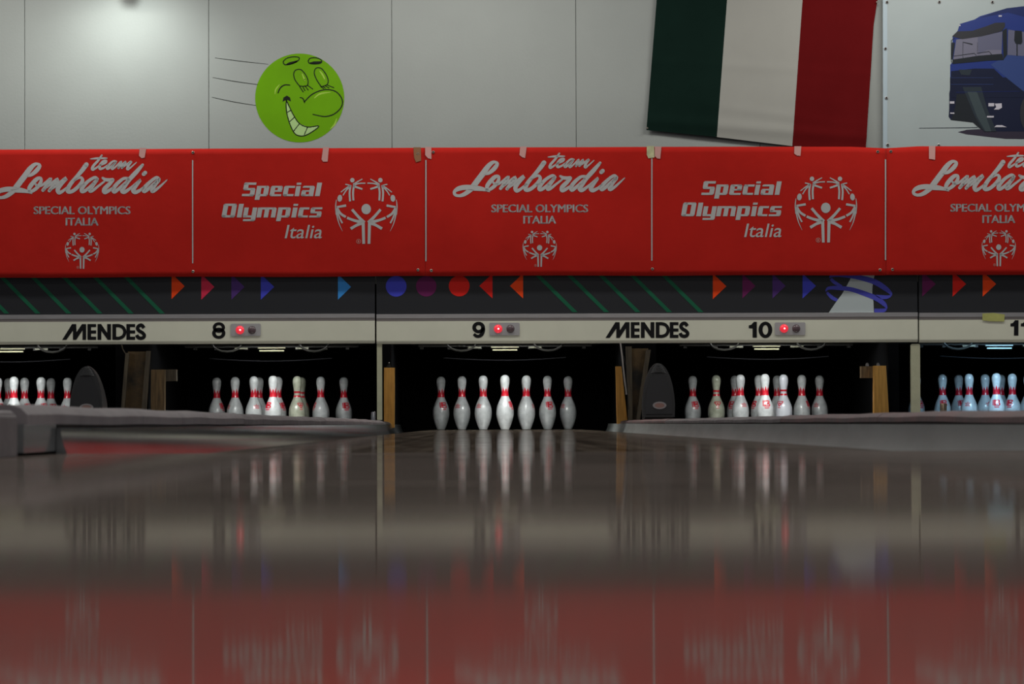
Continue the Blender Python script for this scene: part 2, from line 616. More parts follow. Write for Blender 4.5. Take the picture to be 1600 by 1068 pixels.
# wall of tall painted panels with recessed joints
seams = [-538, -250, 38.5, 327, 613.5, 902, 1190, 1478, 1766, 2054]
wr = root('wall_back', (0, YW, 0.9), 'pale grey panelled wall above the red banners', kind='structure')
mb = MB()
mb.box(X(seams[0], YW), X(seams[-1], YW), YW + 0.012, YW + 0.08, 0.95, 3.9)
obj('wall_core', mb, M['seam'], wr)
for i in range(len(seams) - 1):
    mb = MB()
    x0, x1 = X(seams[i], YW) + 0.0012, X(seams[i + 1], YW) - 0.0012
    z0, z1, c = 0.95, 3.9, 0.003
    vs = [(x0, YW + c, z0), (x0 + c, YW, z0), (x1 - c, YW, z0), (x1, YW + c, z0), (x1, YW + .012, z0), (x0, YW + .012, z0)]
    vs += [(x, y, z1) for x, y, _ in vs]
    mb.add(vs, [(0, 1, 7, 6), (1, 2, 8, 7), (2, 3, 9, 8), (3, 4, 10, 9), (5, 0, 6, 11), (0, 5, 4, 3, 2, 1), (6, 7, 8, 9, 10, 11)])
    obj('wall_panel', mb, M['wall'], wr)

# back of the pits
mb = MB()
mb.box(-5.8, 6.6, 25.4, 25.5, -0.10, 1.5)
mb.box(-5.8, 6.6, YM + 0.2, 25.4, 1.5, 1.55)
o = obj('wall_pit', mb, M['black'])
tag(o, 'black back of the pin pits behind the pins', kind='structure')


# ------------------------------------------------------------------ lanes
def gutter_prof(xe, s):
    """from the lane edge xe outwards (s = -1 left, +1 right)"""
    pr = [(0, -0.002), (0.004, -0.012), (0.02, -0.032), (0.06, -0.055), (0.1175, -0.062), (0.165, -0.052), (0.198, -0.030), (0.215, -0.006), (0.222, 0.012), (0.2265, 0.028), (0.2275, 0.040)]
    return [(xe + s * a, b) for a, b in pr]


def make_lane(num, cx):
    vis = {7: 'running to the pins at the far left', 8: 'left of the middle one, behind the grey divider', 9: 'in the middle, open to view with mirrored pins',
           10: 'right of the middle one, behind the reddish cover', 11: 'running to the blue-lit pins at the right',
           6: 'beyond the left edge of the picture', 12: 'beyond the right edge of the picture'}[num]
    r = root('bowling_lane', (cx, YF, 0), 'brown lacquered wooden bowling lane ' + vis, 'lane', 'bowling lanes')
    mb = MB()
    mb.box(cx - HALF, cx + HALF, YF, 22.2, -0.045, 0.0)
    obj('lane_bed', mb, M['lane'], r)
    mb = MB()
    mb.box(cx - HALF, cx + HALF, 22.203, YEND, -0.045, 0.0)
    obj('pin_deck', mb, M['lane'], r)
    for s in (-1, 1):
        mb = MB()
        ys = [YF + (YEND - YF) * k / 20 for k in range(21)]
        # keep clear of the floor slab: closed thin trough
        pr = gutter_prof(cx + s * (HALF + 0.0005), s)
        mb.extr_y(pr, ys, lambda y, x, z: z)
        xe_ = cx + s * (HALF + 0.0005)
        capp = pr + [(xe_ + s * .2345, .040), (xe_ + s * .2345, -.09), (xe_, -.09)]
        mb.add([(x, YF + .0005, z) for x, z in capp], [tuple(range(len(capp)))])
        g = obj('gutter', mb, M['gutter'] if s < 0 or num != 9 else M['gutter_light'], r, smooth='all')
    return r


for n, cx in LANES.items():
    make_lane(n, cx)


# ------------------------------------------------------------------ dividers (padded caps between the gutters)
def divider(xa, xb, joints, top, label, mats, name='lane_divider', y0=YF, sag=None, thick=0.022, front=YF):
    """xa..xb: cap range in x; cap segments with rounded shoulders on a plinth"""
    xc = (xa + xb) / 2
    r = root(name, (xc, y0, 0), label, 'divider', 'dividers between the lanes')
    mb = MB()
    zb = lambda y: (sag(y) if sag else 0)
    ys = [y0 + (22.2 - y0) * k / 24 for k in range(25)]
    mb.extr_y([(xa + .0035, -0.10), (xb - .0035, -0.10), (xb - .0035, top - thick), (xa + .0035, top - thick)], ys,
              lambda y, x, z: z + (zb(y) if z > 0 else 0), closed=True)
    obj('plinth', mb, M['dark'], r)
    if front < y0:
        mb = MB()
        mb.box(xa + .0005, xb - .0005, front, y0 - .001, .0045, top - thick)
        obj('end_piece', mb, M['gutter'], r)
    jj = [front] + joints + [22.25]
    wd = xb - xa
    for i in range(len(jj) - 1):
        mb = MB()
        a, b = jj[i] + .004, jj[i + 1] - .004
        ov = 0.004
        dz = random.uniform(-0.0022, 0.0010)
        h = min(0.016, thick * .5)
        e = min(wd * .35, .028)
        pr = [(xa - ov, top - thick), (xb + ov, top - thick), (xb + ov, top - h), (xb + ov - e * .35, top - h * .35), (xb + ov - e, top),
              (xa - ov + e, top), (xa - ov + e * .35, top - h * .35), (xa - ov, top - h)]
        n = max(3, int((b - a) / .35))
        yy = [a + (b - a) * k / n for k in range(n + 1)]
        mb.extr_y(pr, yy, lambda y, x, z: z + zb(y) + dz + .0012 * math.sin(y * 5.1 + i) * (1 if z > top - thick + .001 else .6), closed=True)
        obj('cap_segment', mb, mats[i % len(mats)], r, smooth=True)
    return r


def gap(a, b):
    return LANES[a] + HALF + GUT, LANES[b] - HALF - GUT


def sagL(y):       # the left cap drops towards the pins and dips slightly near the foul line
    s = 0
    if y > 8:
        s -= 0.010 * ((y - 8) / 14)
    if y > 20.8:
        s -= 0.006
    return s


def sagR(y):
    return -0.004 * max(0, (6.6 - y) / 1.4) - 0.004 * max(0, (y - 13) / 9)


xa, xb = gap(8, 9)
divider(xa, xb, [9.1, 13.56, 18.9], 0.0765, 'thin grey padded divider along the left side of the middle lane',
        [M['cap_edge'], M['cap']], sag=sagL, thick=0.030, front=4.845)
xa, xb = gap(9, 10)
divider(xa, xb, [7.4, 9.9, 16.5], 0.066, 'wide worn reddish ball-return cover between the lanes of numbers 9 and 10',
        [M['cap_red'], M['cap_red'], M['cap']], name='ball_return_cover', sag=sagR, thick=0.020)
for a, b, nm, lb in ((6, 7, 'lane_divider', 'thin grey divider beyond the left edge of the picture'),
                     (7, 8, 'ball_return_cover', 'wide grey ball-return cover left of the lane of number 8'),
                     (10, 11, 'lane_divider', 'thin grey divider under the right cream post'),
                     (11, 12, 'ball_return_cover', 'wide grey ball-return cover beyond the right edge of the picture')):
    xa, xb = gap(a, b)
    divider(xa, xb, [9.5, 15.0], 0.060, lb, [M['cap']], name=nm, thick=0.020)

# block on the end of the divider, left edge of the picture
mb = MB()
xr = -0.675
prof = []
for k in range(7):
    t = k / 6 * PI / 2
    prof.append((4.80 + 0.05 * math.sin(t) - .05 + .05 * 0, 0))
# rounded plan: build as plan polygon extruded in z
plan = [(-0.80, 3.9), (xr - .012, 3.9), (xr, 3.93), (xr, 4.75)]
for k in range(1, 7):
    t = k / 6 * PI / 2
    plan.append((xr - .06 * (1 - math.cos(t)), 4.75 + .07 * math.sin(t)))
plan += [(-0.80, 4.82)]


def slab(mb, plan, z0, z1, inset=0.0):
    n = len(plan)
    cx = sum(p[0] for p in plan) / n
    cy = sum(p[1] for p in plan) / n
    vs = [(x, y, z0) for x, y in plan] + [(x, y, z1 - .004) for x, y in plan] + \
         [(x + (cx - x) * inset, y + (cy - y) * inset * .2, z1) for x, y in plan]
    fs = [tuple(range(n))[::-1], tuple(range(2 * n, 3 * n))]
    for r_ in (0, 1):
        for i in range(n):
            fs.append((r_ * n + i, r_ * n + (i + 1) % n, (r_ + 1) * n + (i + 1) % n, (r_ + 1) * n + i))
    mb.add(vs, fs)


rb = root('divider_end_block', (-0.73, 4.4, 0.001), 'rounded grey block on the approach at the left edge of the picture', 'block')
slab(mb, plan, 0.0008, 0.060, 0.1)
obj('block_body', mb, M['cap'], rb, smooth=True)
mb = MB()
slab(mb, [(x - .004, y - .004) for x, y in plan], 0.0602, 0.0655, 0.12)
obj('block_lid', mb, M['cap_edge'], rb, smooth=True)

# small metal caps standing on the dividers
for (px, lab, mt, y0, y1) in ((583.5, 'small chrome cylinder standing on the divider left of the wooden post', M['chrome'], 643, 656),
                              (1474, 'small bronze cylinder standing in front of the leftmost blue-lit pin', M['bronze'], 630, 652)):
    Y = 20.05
    x, _, zt = P(px, y0, Y)
    r = root('metal_cap', (x, Y, .055), lab, 'cylinder', 'metal cylinders on the dividers')
    mb = MB()
    rad = .0145 if px < 900 else .021
    mb.lathe([(rad, 0), (rad, zt - .062), (rad * .86, zt - .056), (rad * .8, zt - .06)], 20, (x, Y, .056))
    obj('cylinder_body', mb, mt, r, smooth=True)
    mb = MB()
    mb.lathe([(rad * 1.5, 0), (rad * 1.5, .004), (rad * 1.05, .006)], 20, (x, Y, .056))
    obj('base_flange', mb, M['dark'], r, smooth=True)

# ------------------------------------------------------------------ masking units
MEND = []
MEND.append([(65, 348), (230, 85), (300, 85), (305, 220), (395, 85), (465, 85), (465, 348), (405, 348), (405, 190), (300, 348), (245, 348), (245, 195), (135, 348)])


def E_(x0):
    return [(x0, 85), (x0 + 145, 85), (x0 + 145, 135), (x0 + 61, 135), (x0 + 61, 190), (x0 + 145, 190), (x0 + 145, 242), (x0 + 61, 242), (x0 + 61, 295), (x0 + 145, 295), (x0 + 145, 348), (x0, 348)]


MEND.append(E_(487))
MEND.append([(655, 85), (715, 85), (815, 230), (815, 85), (880, 85), (880, 348), (825, 348), (718, 200), (718, 348), (655, 348)])
MEND.append(rect(902, 85, 965, 348))
MEND += ribbon([(960, 111), (1015, 113), (1070, 135), (1104, 185), (1106, 240), (1075, 295), (1015, 320), (960, 321)], 54, cap=False)
MEND.append(E_(1136))
MEND += ribbon([(1430, 150), (1392, 106), (1342, 116), (1322, 158), (1350, 198), (1400, 228), (1434, 268), (1420, 308), (1375, 321), (1330, 306), (1308, 266)], 58, cap=False)

# digits in pixel space
D8 = ring(342, 511.3, 9.6, 8.2, 4.4, 3.6) + ring(341.8, 520.3, 10.4, 8.8, 4.8, 4.1)
D9 = ring(720 + 445 / 16, 495 + 262 / 16, 9.9, 9.0, 4.0, 3.8) + ribbon([(720 + a / 16, 495 + b / 16, c / 16) for a, b, c in
      ((555, 262, 100), (556, 340, 100), (520, 435, 95), (450, 482, 80), (380, 470, 80), (325, 425, 70))], cap=False)
ONE = [(160, 210), (225, 190), (285, 120), (362, 120), (362, 515), (255, 515), (255, 285), (160, 280)]
D10 = xf([ONE], 16, 1160, 495) + xf(ring(575, 320, 172, 205, 70, 122), 16, 1160, 495)
ONE2 = [(448, 360), (530, 345), (620, 235), (748, 235), (740, 805), (575, 805), (580, 465), (448, 465)]
D11 = xf([ONE2, [(x + 385, y) for x, y in ONE2]], 23.73, 1560, 490)
D7 = [[(-81, 503.5), (-58, 503.5), (-58, 509), (-67, 529), (-74, 529), (-66, 509.5), (-81, 509.5)]]


def tri(bx, ax, y0, y1):
    return [(bx, y0), (ax, (y0 + y1) / 2), (bx, y1)]


def masking_unit(px0, px1, dy, label, stripes, shapes, mendes, numbers, plates, extra=None):
    """px0..px1 span; dy the unit's pixel offset of the horizontal lines at its own place"""
    xm = (px0 + px1) / 2
    zt = 1.775
    zart = P(xm, 490 + dy, YM)[2]
    zsil = P(xm, 500 + dy, YM)[2]
    zbot = P(xm, 535.3 + dy, YM)[2]
    x0, x1 = X(px0, YM, 500), X(px1, YM, 500)
    r = root('masking_unit', ((x0 + x1) / 2, YM, zbot), label, 'masking unit', 'masking units over the pins')
    mb = MB()
    mb.box(x0, x1, YM, YM + 0.04, zart, zt)
    obj('art_panel', mb, M['art_black'], r)
    mb = MB()     # two-step aluminium rail
    zm = (zart * .45 + zsil * .55)
    mb.box(x0, x1, YM - 0.016, YM + 0.03, zm, zart + .004)
    obj('rail', mb, M['silver'], r)
    mb = MB()
    mb.box(x0, x1, YM - 0.008, YM + 0.03, zsil, zm)
    obj('rail', mb, M['silver_dull'], r)
    mb = MB()     # fascia with a rounded lower lip
    pr = [(YM - 0.012, zsil - .0005), (YM - 0.012, zbot + .018), (YM - .010, zbot + .012), (YM - 0.004, zbot + .004), (YM + .004, zbot), (YM + .03, zbot), (YM + .03, zsil - .0005)]
    n = len(pr)
    vs = [(x0, y, z) for y, z in pr] + [(x1, y, z) for y, z in pr]
    mb.add(vs, [tuple(range(n))[::-1], tuple(range(n, 2 * n))] + [(i, (i + 1) % n, n + (i + 1) % n, n + i) for i in range(n)])
    obj('fascia', mb, M['cream'], r)
    YA = YM - 0.0012
    for s in stripes:
        obj('green_stripe', flat([s], YA), M['p_green'], r)
    for nm, ml, key in shapes:
        obj(nm, flat(ml, YA), M['p_' + key], r)
    YFc = YM - 0.0135
    if mendes is not None:
        obj('lettering', flat(xf(MEND, 10.667, 940, 495, *mendes), YFc), M['ink'], r)
    for nn in numbers:
        obj('lane_number', flat(nn, YFc), M['ink'], r)
    for (pa, pb, ya, yb, l1, l2, ly) in plates:
        mb = MB()
        a = P(pa, ya, YFc)
        b = P(pb, yb, YFc)
        xx0, xx1, z1, z0 = a[0], b[0], a[2], b[2]
        c = .008
        oct_ = [(xx0 + c, z0), (xx1 - c, z0), (xx1 - .002, z0 + .002), (xx1, z0 + c), (xx1, z1 - c), (xx1 - .002, z1 - .002), (xx1 - c, z1), (xx0 + c, z1),
                (xx0 + .002, z1 - .002), (xx0, z1 - c), (xx0, z0 + c), (xx0 + .002, z0 + .002)]
        mb.prism(oct_, YFc - .004, YFc + .001)
        pl = obj('lamp_plate', mb, M['plate'], r)
        for lx, mt, nm in ((l1, M['led'], 'red_lamp'), (l2, M['led_off'], 'unlit_lamp')):
            q = P(lx, ly, YFc)
            mb = MB()
            rr = .0270 if nm == 'red_lamp' else .0255
            mb.lathe([(rr * .15, -.014), (rr * .5, -.012), (rr * .85, -.007), (rr, 0)][::-1], 20, (q[0], YFc - .004, q[2]), axis='y')
            lo = obj(nm, mb, mt, pl, smooth='all')
            if nm == 'red_lamp':
                lo['label'] = 'glowing red lamp'
                mb = MB()
                mb.lathe([(.002, -.003), (.0055, 0)][::-1], 12, (q[0] + .002, YFc - .0182, q[2]), axis='y')
                core = obj('lamp_core', mb, M['led_core'], pl)
    if extra:
        extra(r, YA, YFc)
    return r


def stripe(xt, y0, xb_, y1, w):
    return [(xt, y0), (xt + w, y0), (xb_ + w, y1), (xb_, y1)]


# left unit
masking_unit(-262, 585.8, 2.2, 'masking unit at the left carrying the black number 8 and two small lamps',
             [stripe(-3 + 48.6 * k - 97, 431, -3 + 58 + 48.6 * k - 97, 489.5, 8) for k in range(7)],
             [('triangle', [tri(268, 288.5, 427, 467)], 'orange'), ('triangle', [tri(314.5, 335, 428, 468)], 'crimson'),
              ('triangle', [tri(361.5, 382, 428, 468)], 'violet'), ('triangle', [tri(407.5, 428.5, 428, 468)], 'blue'),
              ('triangle', [tri(528, 548.5, 428, 468)], 'sky')],
             (-849, 3.0), [D8, D7], [(360.5, 407.5, 505.5, 524.5, 375, 393.7, 515.3), (-52, -4, 506.5, 525.5, -38, -19, 516)])


def spiral(r, YA, YFc):
    s, ox, oy = 13.333, 1280, 425
    pin = [(195, 850), (330, 650), (480, 450), (570, 290), (640, 160), (700, 20), (1180, -40), (1130, 160), (1110, 300), (1105, 450), (1130, 620), (1140, 850)]
    back = ribbon([(240, 140, 60), (330, 220, 70), (470, 300, 50)], cap=False) + ribbon([(160, 420, 50), (270, 530, 75), (390, 590, 60)], cap=False)
    obj('spiral_back', flat(xf(back, s, ox, oy), YA), M['p_ring'], r)
    obj('pin_picture', flat(xf([pin], s, ox, oy), YA - .0006), M['p_pinart'], r)
    fr = ribbon([(225, 120, 20), (250, 80, 55), (400, 60, 75), (620, 78, 85), (850, 115, 100), (1150, 200, 115), (1380, 340, 100), (1490, 440, 60), (1495, 500, 15)], cap=False)
    fr += ribbon([(1490, 495, 40), (1400, 520, 75), (1300, 515, 80), (1180, 480, 25)], cap=False)
    fr += ribbon([(135, 400, 20), (180, 340, 60), (280, 325, 75), (400, 330, 85), (650, 355, 90), (900, 430, 100), (1180, 540, 105), (1350, 660, 90), (1415, 760, 20)], cap=False)
    fr += ribbon([(1400, 765, 40), (1340, 795, 78), (1240, 800, 78), (1150, 795, 78)], cap=False)
    obj('spiral_ribbon', flat(xf(fr, s, ox, oy), YA - .0012), M['p_ring'], r)


masking_unit(588.3, 1433.6, 0.3, 'masking unit in the middle carrying the black numbers 9 and 10',
             [stripe(836.5 + 49.2 * k, 430, 836.5 + 58 + 49.2 * k, 487.3, 8) for k in range(5)],
             [('disc', [disc(619, 447, 16.2, 16.2)], 'blue'), ('disc', [disc(666, 447, 16, 16)], 'plum'), ('disc', [disc(717.5, 446.5, 16.2, 16.2)], 'red'),
              ('triangle', [tri(769.5, 749, 427, 466)], 'red'), ('triangle', [tri(817.3, 796.8, 427, 466)], 'orange'),
              ('triangle', [tri(1113.8, 1135, 427, 467)], 'orange'), ('triangle', [tri(1160, 1180.5, 427, 466)], 'plum'),
              ('triangle', [tri(1207, 1227.5, 427, 466)], 'violet'), ('triangle', [tri(1254, 1275, 427, 466)], 'blue')],
             (0, 0), [D9, D10], [(764.5, 812, 504, 523.5, 778.3, 797.6, 513.5), (1210.5, 1258.5, 503.5, 523, 1225, 1244, 513)], extra=spiral)


def tape_on_rail(r, YA, YFc):
    mb = flat([[(1535, 489.5), (1552, 488.5), (1570, 491), (1569, 502), (1545, 501.5), (1535, 500)]], YM - .018)
    t = obj('tape_strip', mb, M['tape_lime'], r)
    t['label'] = 'lime yellow tape on the rail'


masking_unit(1436, 2282, -1.8, 'masking unit at the right edge, numbered 11, with lime tape on its rail',
             [stripe(1684 + 49.2 * k, 430, 1684 + 58 + 49.2 * k, 485, 8) for k in range(5)],
             [('triangle', [tri(1441, 1462, 424, 463)], 'plum'), ('triangle', [tri(1488.5, 1509.5, 424, 463)], 'red'), ('triangle', [tri(1535.5, 1556.5, 424, 463)], 'orange')],
             (848, -3), [D11], [(1612, 1659, 502, 521, 1626, 1645, 511.5)], extra=tape_on_rail)

# cream posts under the joints of the masking units
for px, lab in ((593, 'slim cream post between the pins of numbers 8 and 9'), (1430.5, 'cream post left of the blue-lit pins'),
                (-255, 'cream post beyond the left edge of the picture')):
    mb = MB()
    if px == 593:
        x0, x1 = X(589, YM), X(597, YM)
    else:
        x0, x1 = X(px - 7, YM), X(px + 7.5, YM)
    zt = P(px, 536, YM)[2] - .004
    if px == 593:
        mb.box(x0, x1, YM + .002, YM + .035, .069, zt, .003)
        bz = .069
    else:
        mb.box(x0, x1, YM + .002, YM + .035, .069, zt, .006)
        bz = .069
    r = root('cream_post', ((x0 + x1) / 2, YM + .018, bz), lab, 'post', 'cream posts')
    obj('post_shaft', mb, M['cream_post'], r)
    mb = MB()
    mb.box(x0 - .006, x1 + .006, YM - .003, YM + .04, .057, .069)
    obj('foot_plate', mb, M['dark'], r)


# ------------------------------------------------------------------ banners
def surf_banner(x, z):
    return 21.085 + 0.0035 * math.sin(x * 2.3 + 1.3 * math.sin(z * 4)) + 0.003 * math.sin(z * 9.0 + x * 1.1) + 0.0016 * math.sin(x * 9 + z * 5)


def sstroke(sx, L):
    out = []
    for s_ in L:
        out += ribbon([(x, y, w * 10.5) for x, y, w in s_], k=5)
    return out


# script lettering (tenths of a pixel, relative to the crop corners at 700 and 830)
L1 = [[(565, 425, 2), (640, 400, 5), (720, 335, 6.5), (768, 265, 5.5), (745, 232, 4), (690, 240, 5.5), (620, 305, 7.5), (545, 410, 8.5), (465, 515, 8.5), (390, 615, 8.5), (330, 680, 7), (250, 735, 6), (170, 757, 4.5), (108, 738, 4.5),
       (103, 690, 5), (170, 645, 7), (280, 625, 7.5), (400, 635, 8), (500, 645, 7), (590, 665, 4.5), (650, 693, 1.5)],
      [(600, 668, 4), (665, 650, 5), (740, 590, 5.5), (790, 510, 5), (788, 452, 4), (730, 465, 6), (655, 540, 6.5), (610, 610, 6), (612, 660, 4)],
      [(705, 545, 3), (735, 575, 4), (790, 572, 3.5), (860, 525, 4), (945, 460, 4.5), (885, 560, 5.5), (822, 642, 5)],
      [(822, 642, 3), (920, 560, 4), (1055, 468, 5), (990, 560, 5.5), (922, 648, 5)],
      [(925, 645, 3), (1040, 560, 4.5), (1185, 452, 5.5), (1110, 540, 6), (1055, 622, 6.5), (1072, 677, 6), (1130, 655, 4.5), (1225, 580, 3.5)],
      [(1500, 240, 7), (1430, 335, 6.5), (1340, 440, 5.5), (1260, 535, 6), (1212, 620, 6.5), (1222, 665, 6), (1290, 652, 5.5), (1380, 578, 5.5), (1438, 500, 5.5), (1425, 447, 4), (1375, 450, 3.5), (1300, 500, 2.5)],
      [(1380, 585, 3), (1430, 570, 3), (1470, 545, 2.5)]]
L2 = [[(375, 465, 4), (330, 442, 4.5), (230, 500, 5), (145, 590, 6), (128, 652, 6), (170, 655, 5), (270, 580, 5), (372, 470, 5), (295, 570, 6), (255, 648, 5.5), (300, 645, 4.5), (390, 575, 3.5), (480, 505, 3)],
      [(455, 450, 3.5), (500, 475, 5), (560, 480, 5), (620, 475, 4), (560, 545, 6), (485, 620, 6.5), (485, 670, 6.5), (545, 652, 5), (620, 600, 3.5)],
      [(848, 455, 4), (780, 460, 4.5), (690, 530, 5.5), (628, 610, 6), (635, 665, 6), (700, 625, 5), (800, 535, 4.5), (860, 475, 4)],
      [(1078, 242, 4), (980, 355, 6.5), (870, 475, 6.5), (795, 580, 6.5), (757, 640, 6.5), (790, 670, 6), (860, 630, 4.5), (940, 565, 3.5), (1045, 478, 4), (980, 560, 6), (932, 640, 6.5), (965, 672, 6), (1040, 640, 4.5), (1100, 590, 3.5)],
      [(1095, 388, 6), (1118, 366, 6)],
      [(1340, 468, 4), (1292, 442, 4.5), (1195, 510, 5), (1108, 600, 6), (1100, 655, 6), (1150, 635, 5), (1240, 555, 5), (1338, 475, 5), (1262, 570, 6), (1225, 648, 6), (1265, 648, 4.5), (1350, 580, 3.5), (1460, 478, 1.5)],
      [(440, 95, 2.5), (380, 180, 3.5), (305, 265, 4), (295, 315, 4.5), (340, 300, 3), (420, 245, 2.5)],
      [(265, 152, 1.5), (380, 142, 3.2), (520, 140, 2)],
      [(420, 250, 2.5), (500, 210, 3.2), (510, 178, 2.5), (460, 190, 3.5), (412, 250, 4), (412, 305, 4), (470, 292, 3), (540, 245, 2.5)],
      [(668, 190, 2.5), (620, 185, 2.7), (555, 240, 3.5), (525, 300, 4), (560, 293, 3), (660, 200, 3), (612, 260, 3.8), (602, 308, 3.6), (650, 280, 2.5), (745, 190, 2.8), (700, 292, 3.5)],
      [(700, 292, 2.5), (815, 192, 3), (755, 290, 3.5)],
      [(755, 290, 2.5), (900, 188, 3), (855, 255, 4), (842, 312, 4), (890, 285, 2.5), (980, 205, 1.5)]]
SCRIPT = xf(sstroke(10, L1), 10, 700, 230) + xf(sstroke(10, L2), 10, 830, 230)


def emblem():
    R = []

    def rb(pts, **k):
        R.extend(ribbon(pts, cap=False, **k))
    rb([(553, 1010, 40), (560, 740, 44), (565, 690, 50)], smooth=False)
    rb([(545, 705, 50), (640, 608, 40), (722, 512, 38)])
    rb([(560, 700, 50), (690, 672, 38), (795, 632, 36)])
    rb([(560, 700, 60), (650, 738, 40), (742, 792, 42)])
    R.append(disc(900, 350, 34, 50, 20, -.12))
    rb([(942, 478, 30), (808, 455, 34)], smooth=False)
    rb([(948, 500, 22), (940, 600, 20), (910, 720, 13), (860, 830, 3)])
    rb([(938, 485, 26), (890, 570, 34), (812, 622, 34)])
    rb([(938, 530, 20), (900, 640, 24), (862, 712, 24)])
    rb([(950, 370, 8), (960, 470, 16), (955, 590, 8)])
    R.append(disc(718, 87, 32, 33, 20))
    rb([(703, 382, 28), (708, 260, 28), (692, 155, 30)])
    rb([(750, 395, 28), (758, 270, 28), (743, 160, 26)])
    rb([(705, 150, 24), (640, 108, 18), (572, 70, 14)])
    rb([(700, 158, 26), (620, 135, 18), (530, 130, 18)])
    rb([(705, 170, 34), (640, 195, 28), (572, 217, 26)])
    rb([(742, 168, 20), (780, 155, 16), (820, 147, 18)])
    rb([(745, 165, 24), (820, 212, 17), (885, 262, 14)])
    rb([(748, 172, 28), (810, 240, 18), (853, 308, 16)])
    out = R + [[(1030 - x, y) for x, y in p] for p in R]
    out.append(disc(513, 507, 69, 75, 28))
    return out


EMB = emblem()
EMBR = ring(403, 975, 35, 35, 26, 26, 20) + [rect(392, 958, 412, 992)]
BIG = xf(EMB, 9.29, 1235, 270)
BIGR = xf(EMBR, 9.29, 1235, 270)


def small(pl):
    return [[(843.2 + (x - 1290.3) * .546, 387 + (y - 324.6) * .546) for x, y in p] for p in pl]


SMALL = small(BIG)
SMALLR = small(BIGR)


def heavy():
    out = []

    def b(x0, y0, x1, y1, base, ch=''):
        c = 14
        pts = []
        pts += [(x0, y0 + c), (x0 + c, y0)] if 'a' in ch else [(x0, y0)]
        pts += [(x1 - c, y0), (x1, y0 + c)] if 'b' in ch else [(x1, y0)]
        pts += [(x1, y1 - c), (x1 - c, y1)] if 'c' in ch else [(x1, y1)]
        pts += [(x0 + c, y1), (x0, y1 - c)] if 'd' in ch else [(x0, y1)]
        out.append([(x + .18 * (base - y), y) for x, y in pts])
    B = 268
    for a in ((375, 72, 548, 106, B, 'a'), (375, 80, 443, 180, B, 'ad'), (385, 150, 540, 184, B), (482, 155, 550, 262, B, 'bc'), (372, 235, 545, 268, B, 'c'),
              (566, 120, 634, 320, B), (566, 120, 740, 150, B, 'b'), (672, 124, 742, 264, B, 'bc'), (600, 238, 738, 268, B, 'c'),
              (766, 122, 832, 266, B, 'ad'), (768, 120, 934, 148, B, 'ab'), (868, 124, 936, 204, B, 'b'), (800, 182, 936, 206, B), (768, 240, 932, 268, B, 'd'),
              (955, 122, 1022, 266, B, 'ad'), (957, 120, 1110, 150, B, 'a'), (957, 238, 1108, 268, B, 'd'),
              (1126, 124, 1191, 268, B), (1126, 76, 1191, 106, B),
              (1325, 124, 1393, 268, B, 'b'), (1222, 120, 1390, 148, B, 'ab'), (1215, 186, 1280, 268, B, 'ad'), (1225, 182, 1340, 205, B), (1222, 242, 1345, 268, B, 'd'),
              (1418, 76, 1486, 268, B)):
        b(*(a if len(a) > 5 else a + ('',)))
    B = 572
    for a in ((82, 378, 150, 570, B, 'ad'), (205, 378, 273, 570, B, 'bc'), (84, 375, 271, 408, B, 'ab'), (84, 540, 271, 572, B, 'cd'),
              (300, 378, 368, 572, B), (386, 430, 450, 570, B, 'd'), (390, 543, 530, 572, B), (506, 430, 571, 622, B, 'c'), (398, 596, 565, 625, B, 'c'),
              (582, 430, 647, 572, B), (590, 428, 845, 458, B, 'b'), (683, 432, 746, 572, B), (785, 432, 850, 572, B, 'b'),
              (871, 430, 936, 625, B), (873, 428, 1050, 458, B, 'b'), (986, 432, 1052, 568, B, 'bc'), (905, 543, 1048, 572, B, 'c'),
              (1080, 430, 1146, 572, B), (1080, 378, 1146, 408, B),
              (1170, 430, 1237, 570, B, 'ad'), (1172, 428, 1316, 458, B, 'a'), (1172, 543, 1314, 572, B, 'd'),
              (1338, 430, 1402, 510, B, 'ad'), (1340, 428, 1500, 456, B, 'a'), (1345, 486, 1495, 514, B), (1438, 490, 1502, 570, B, 'bc'), (1334, 545, 1496, 572, B, 'c')):
        b(*(a if len(a) > 5 else a + ('',)))
    return out


HEAVY = xf(heavy(), 9.143, 1055, 275)
SOI1 = text_polys('SPECIAL OLYMPICS', (768.1, 319.2, 918.5, 331.4))
SOI1 = SOI1 + [[(x + .55, y) for x, y in p] for p in SOI1] + [[(x - .45, y + .2) for x, y in p] for p in SOI1]
SOI2 = text_polys('ITALIA', (818, 337.0, 868.5, 349.0))
SOI2 = SOI2 + [[(x + .55, y) for x, y in p] for p in SOI2] + [[(x - .45, y + .2) for x, y in p] for p in SOI2]
ITA = xf(text_polys('Italia', (985, 678, 1518, 872), 0.004, shear=0.2), 9.143, 1055, 275)


def shift(pl, dx, dy):
    return [[(x + dx, y + dy) for x, y in p] for p in pl]


def clipx(pl, x0, x1):
    return [p for p in pl if all(x0 < x < x1 for x, y in p)]


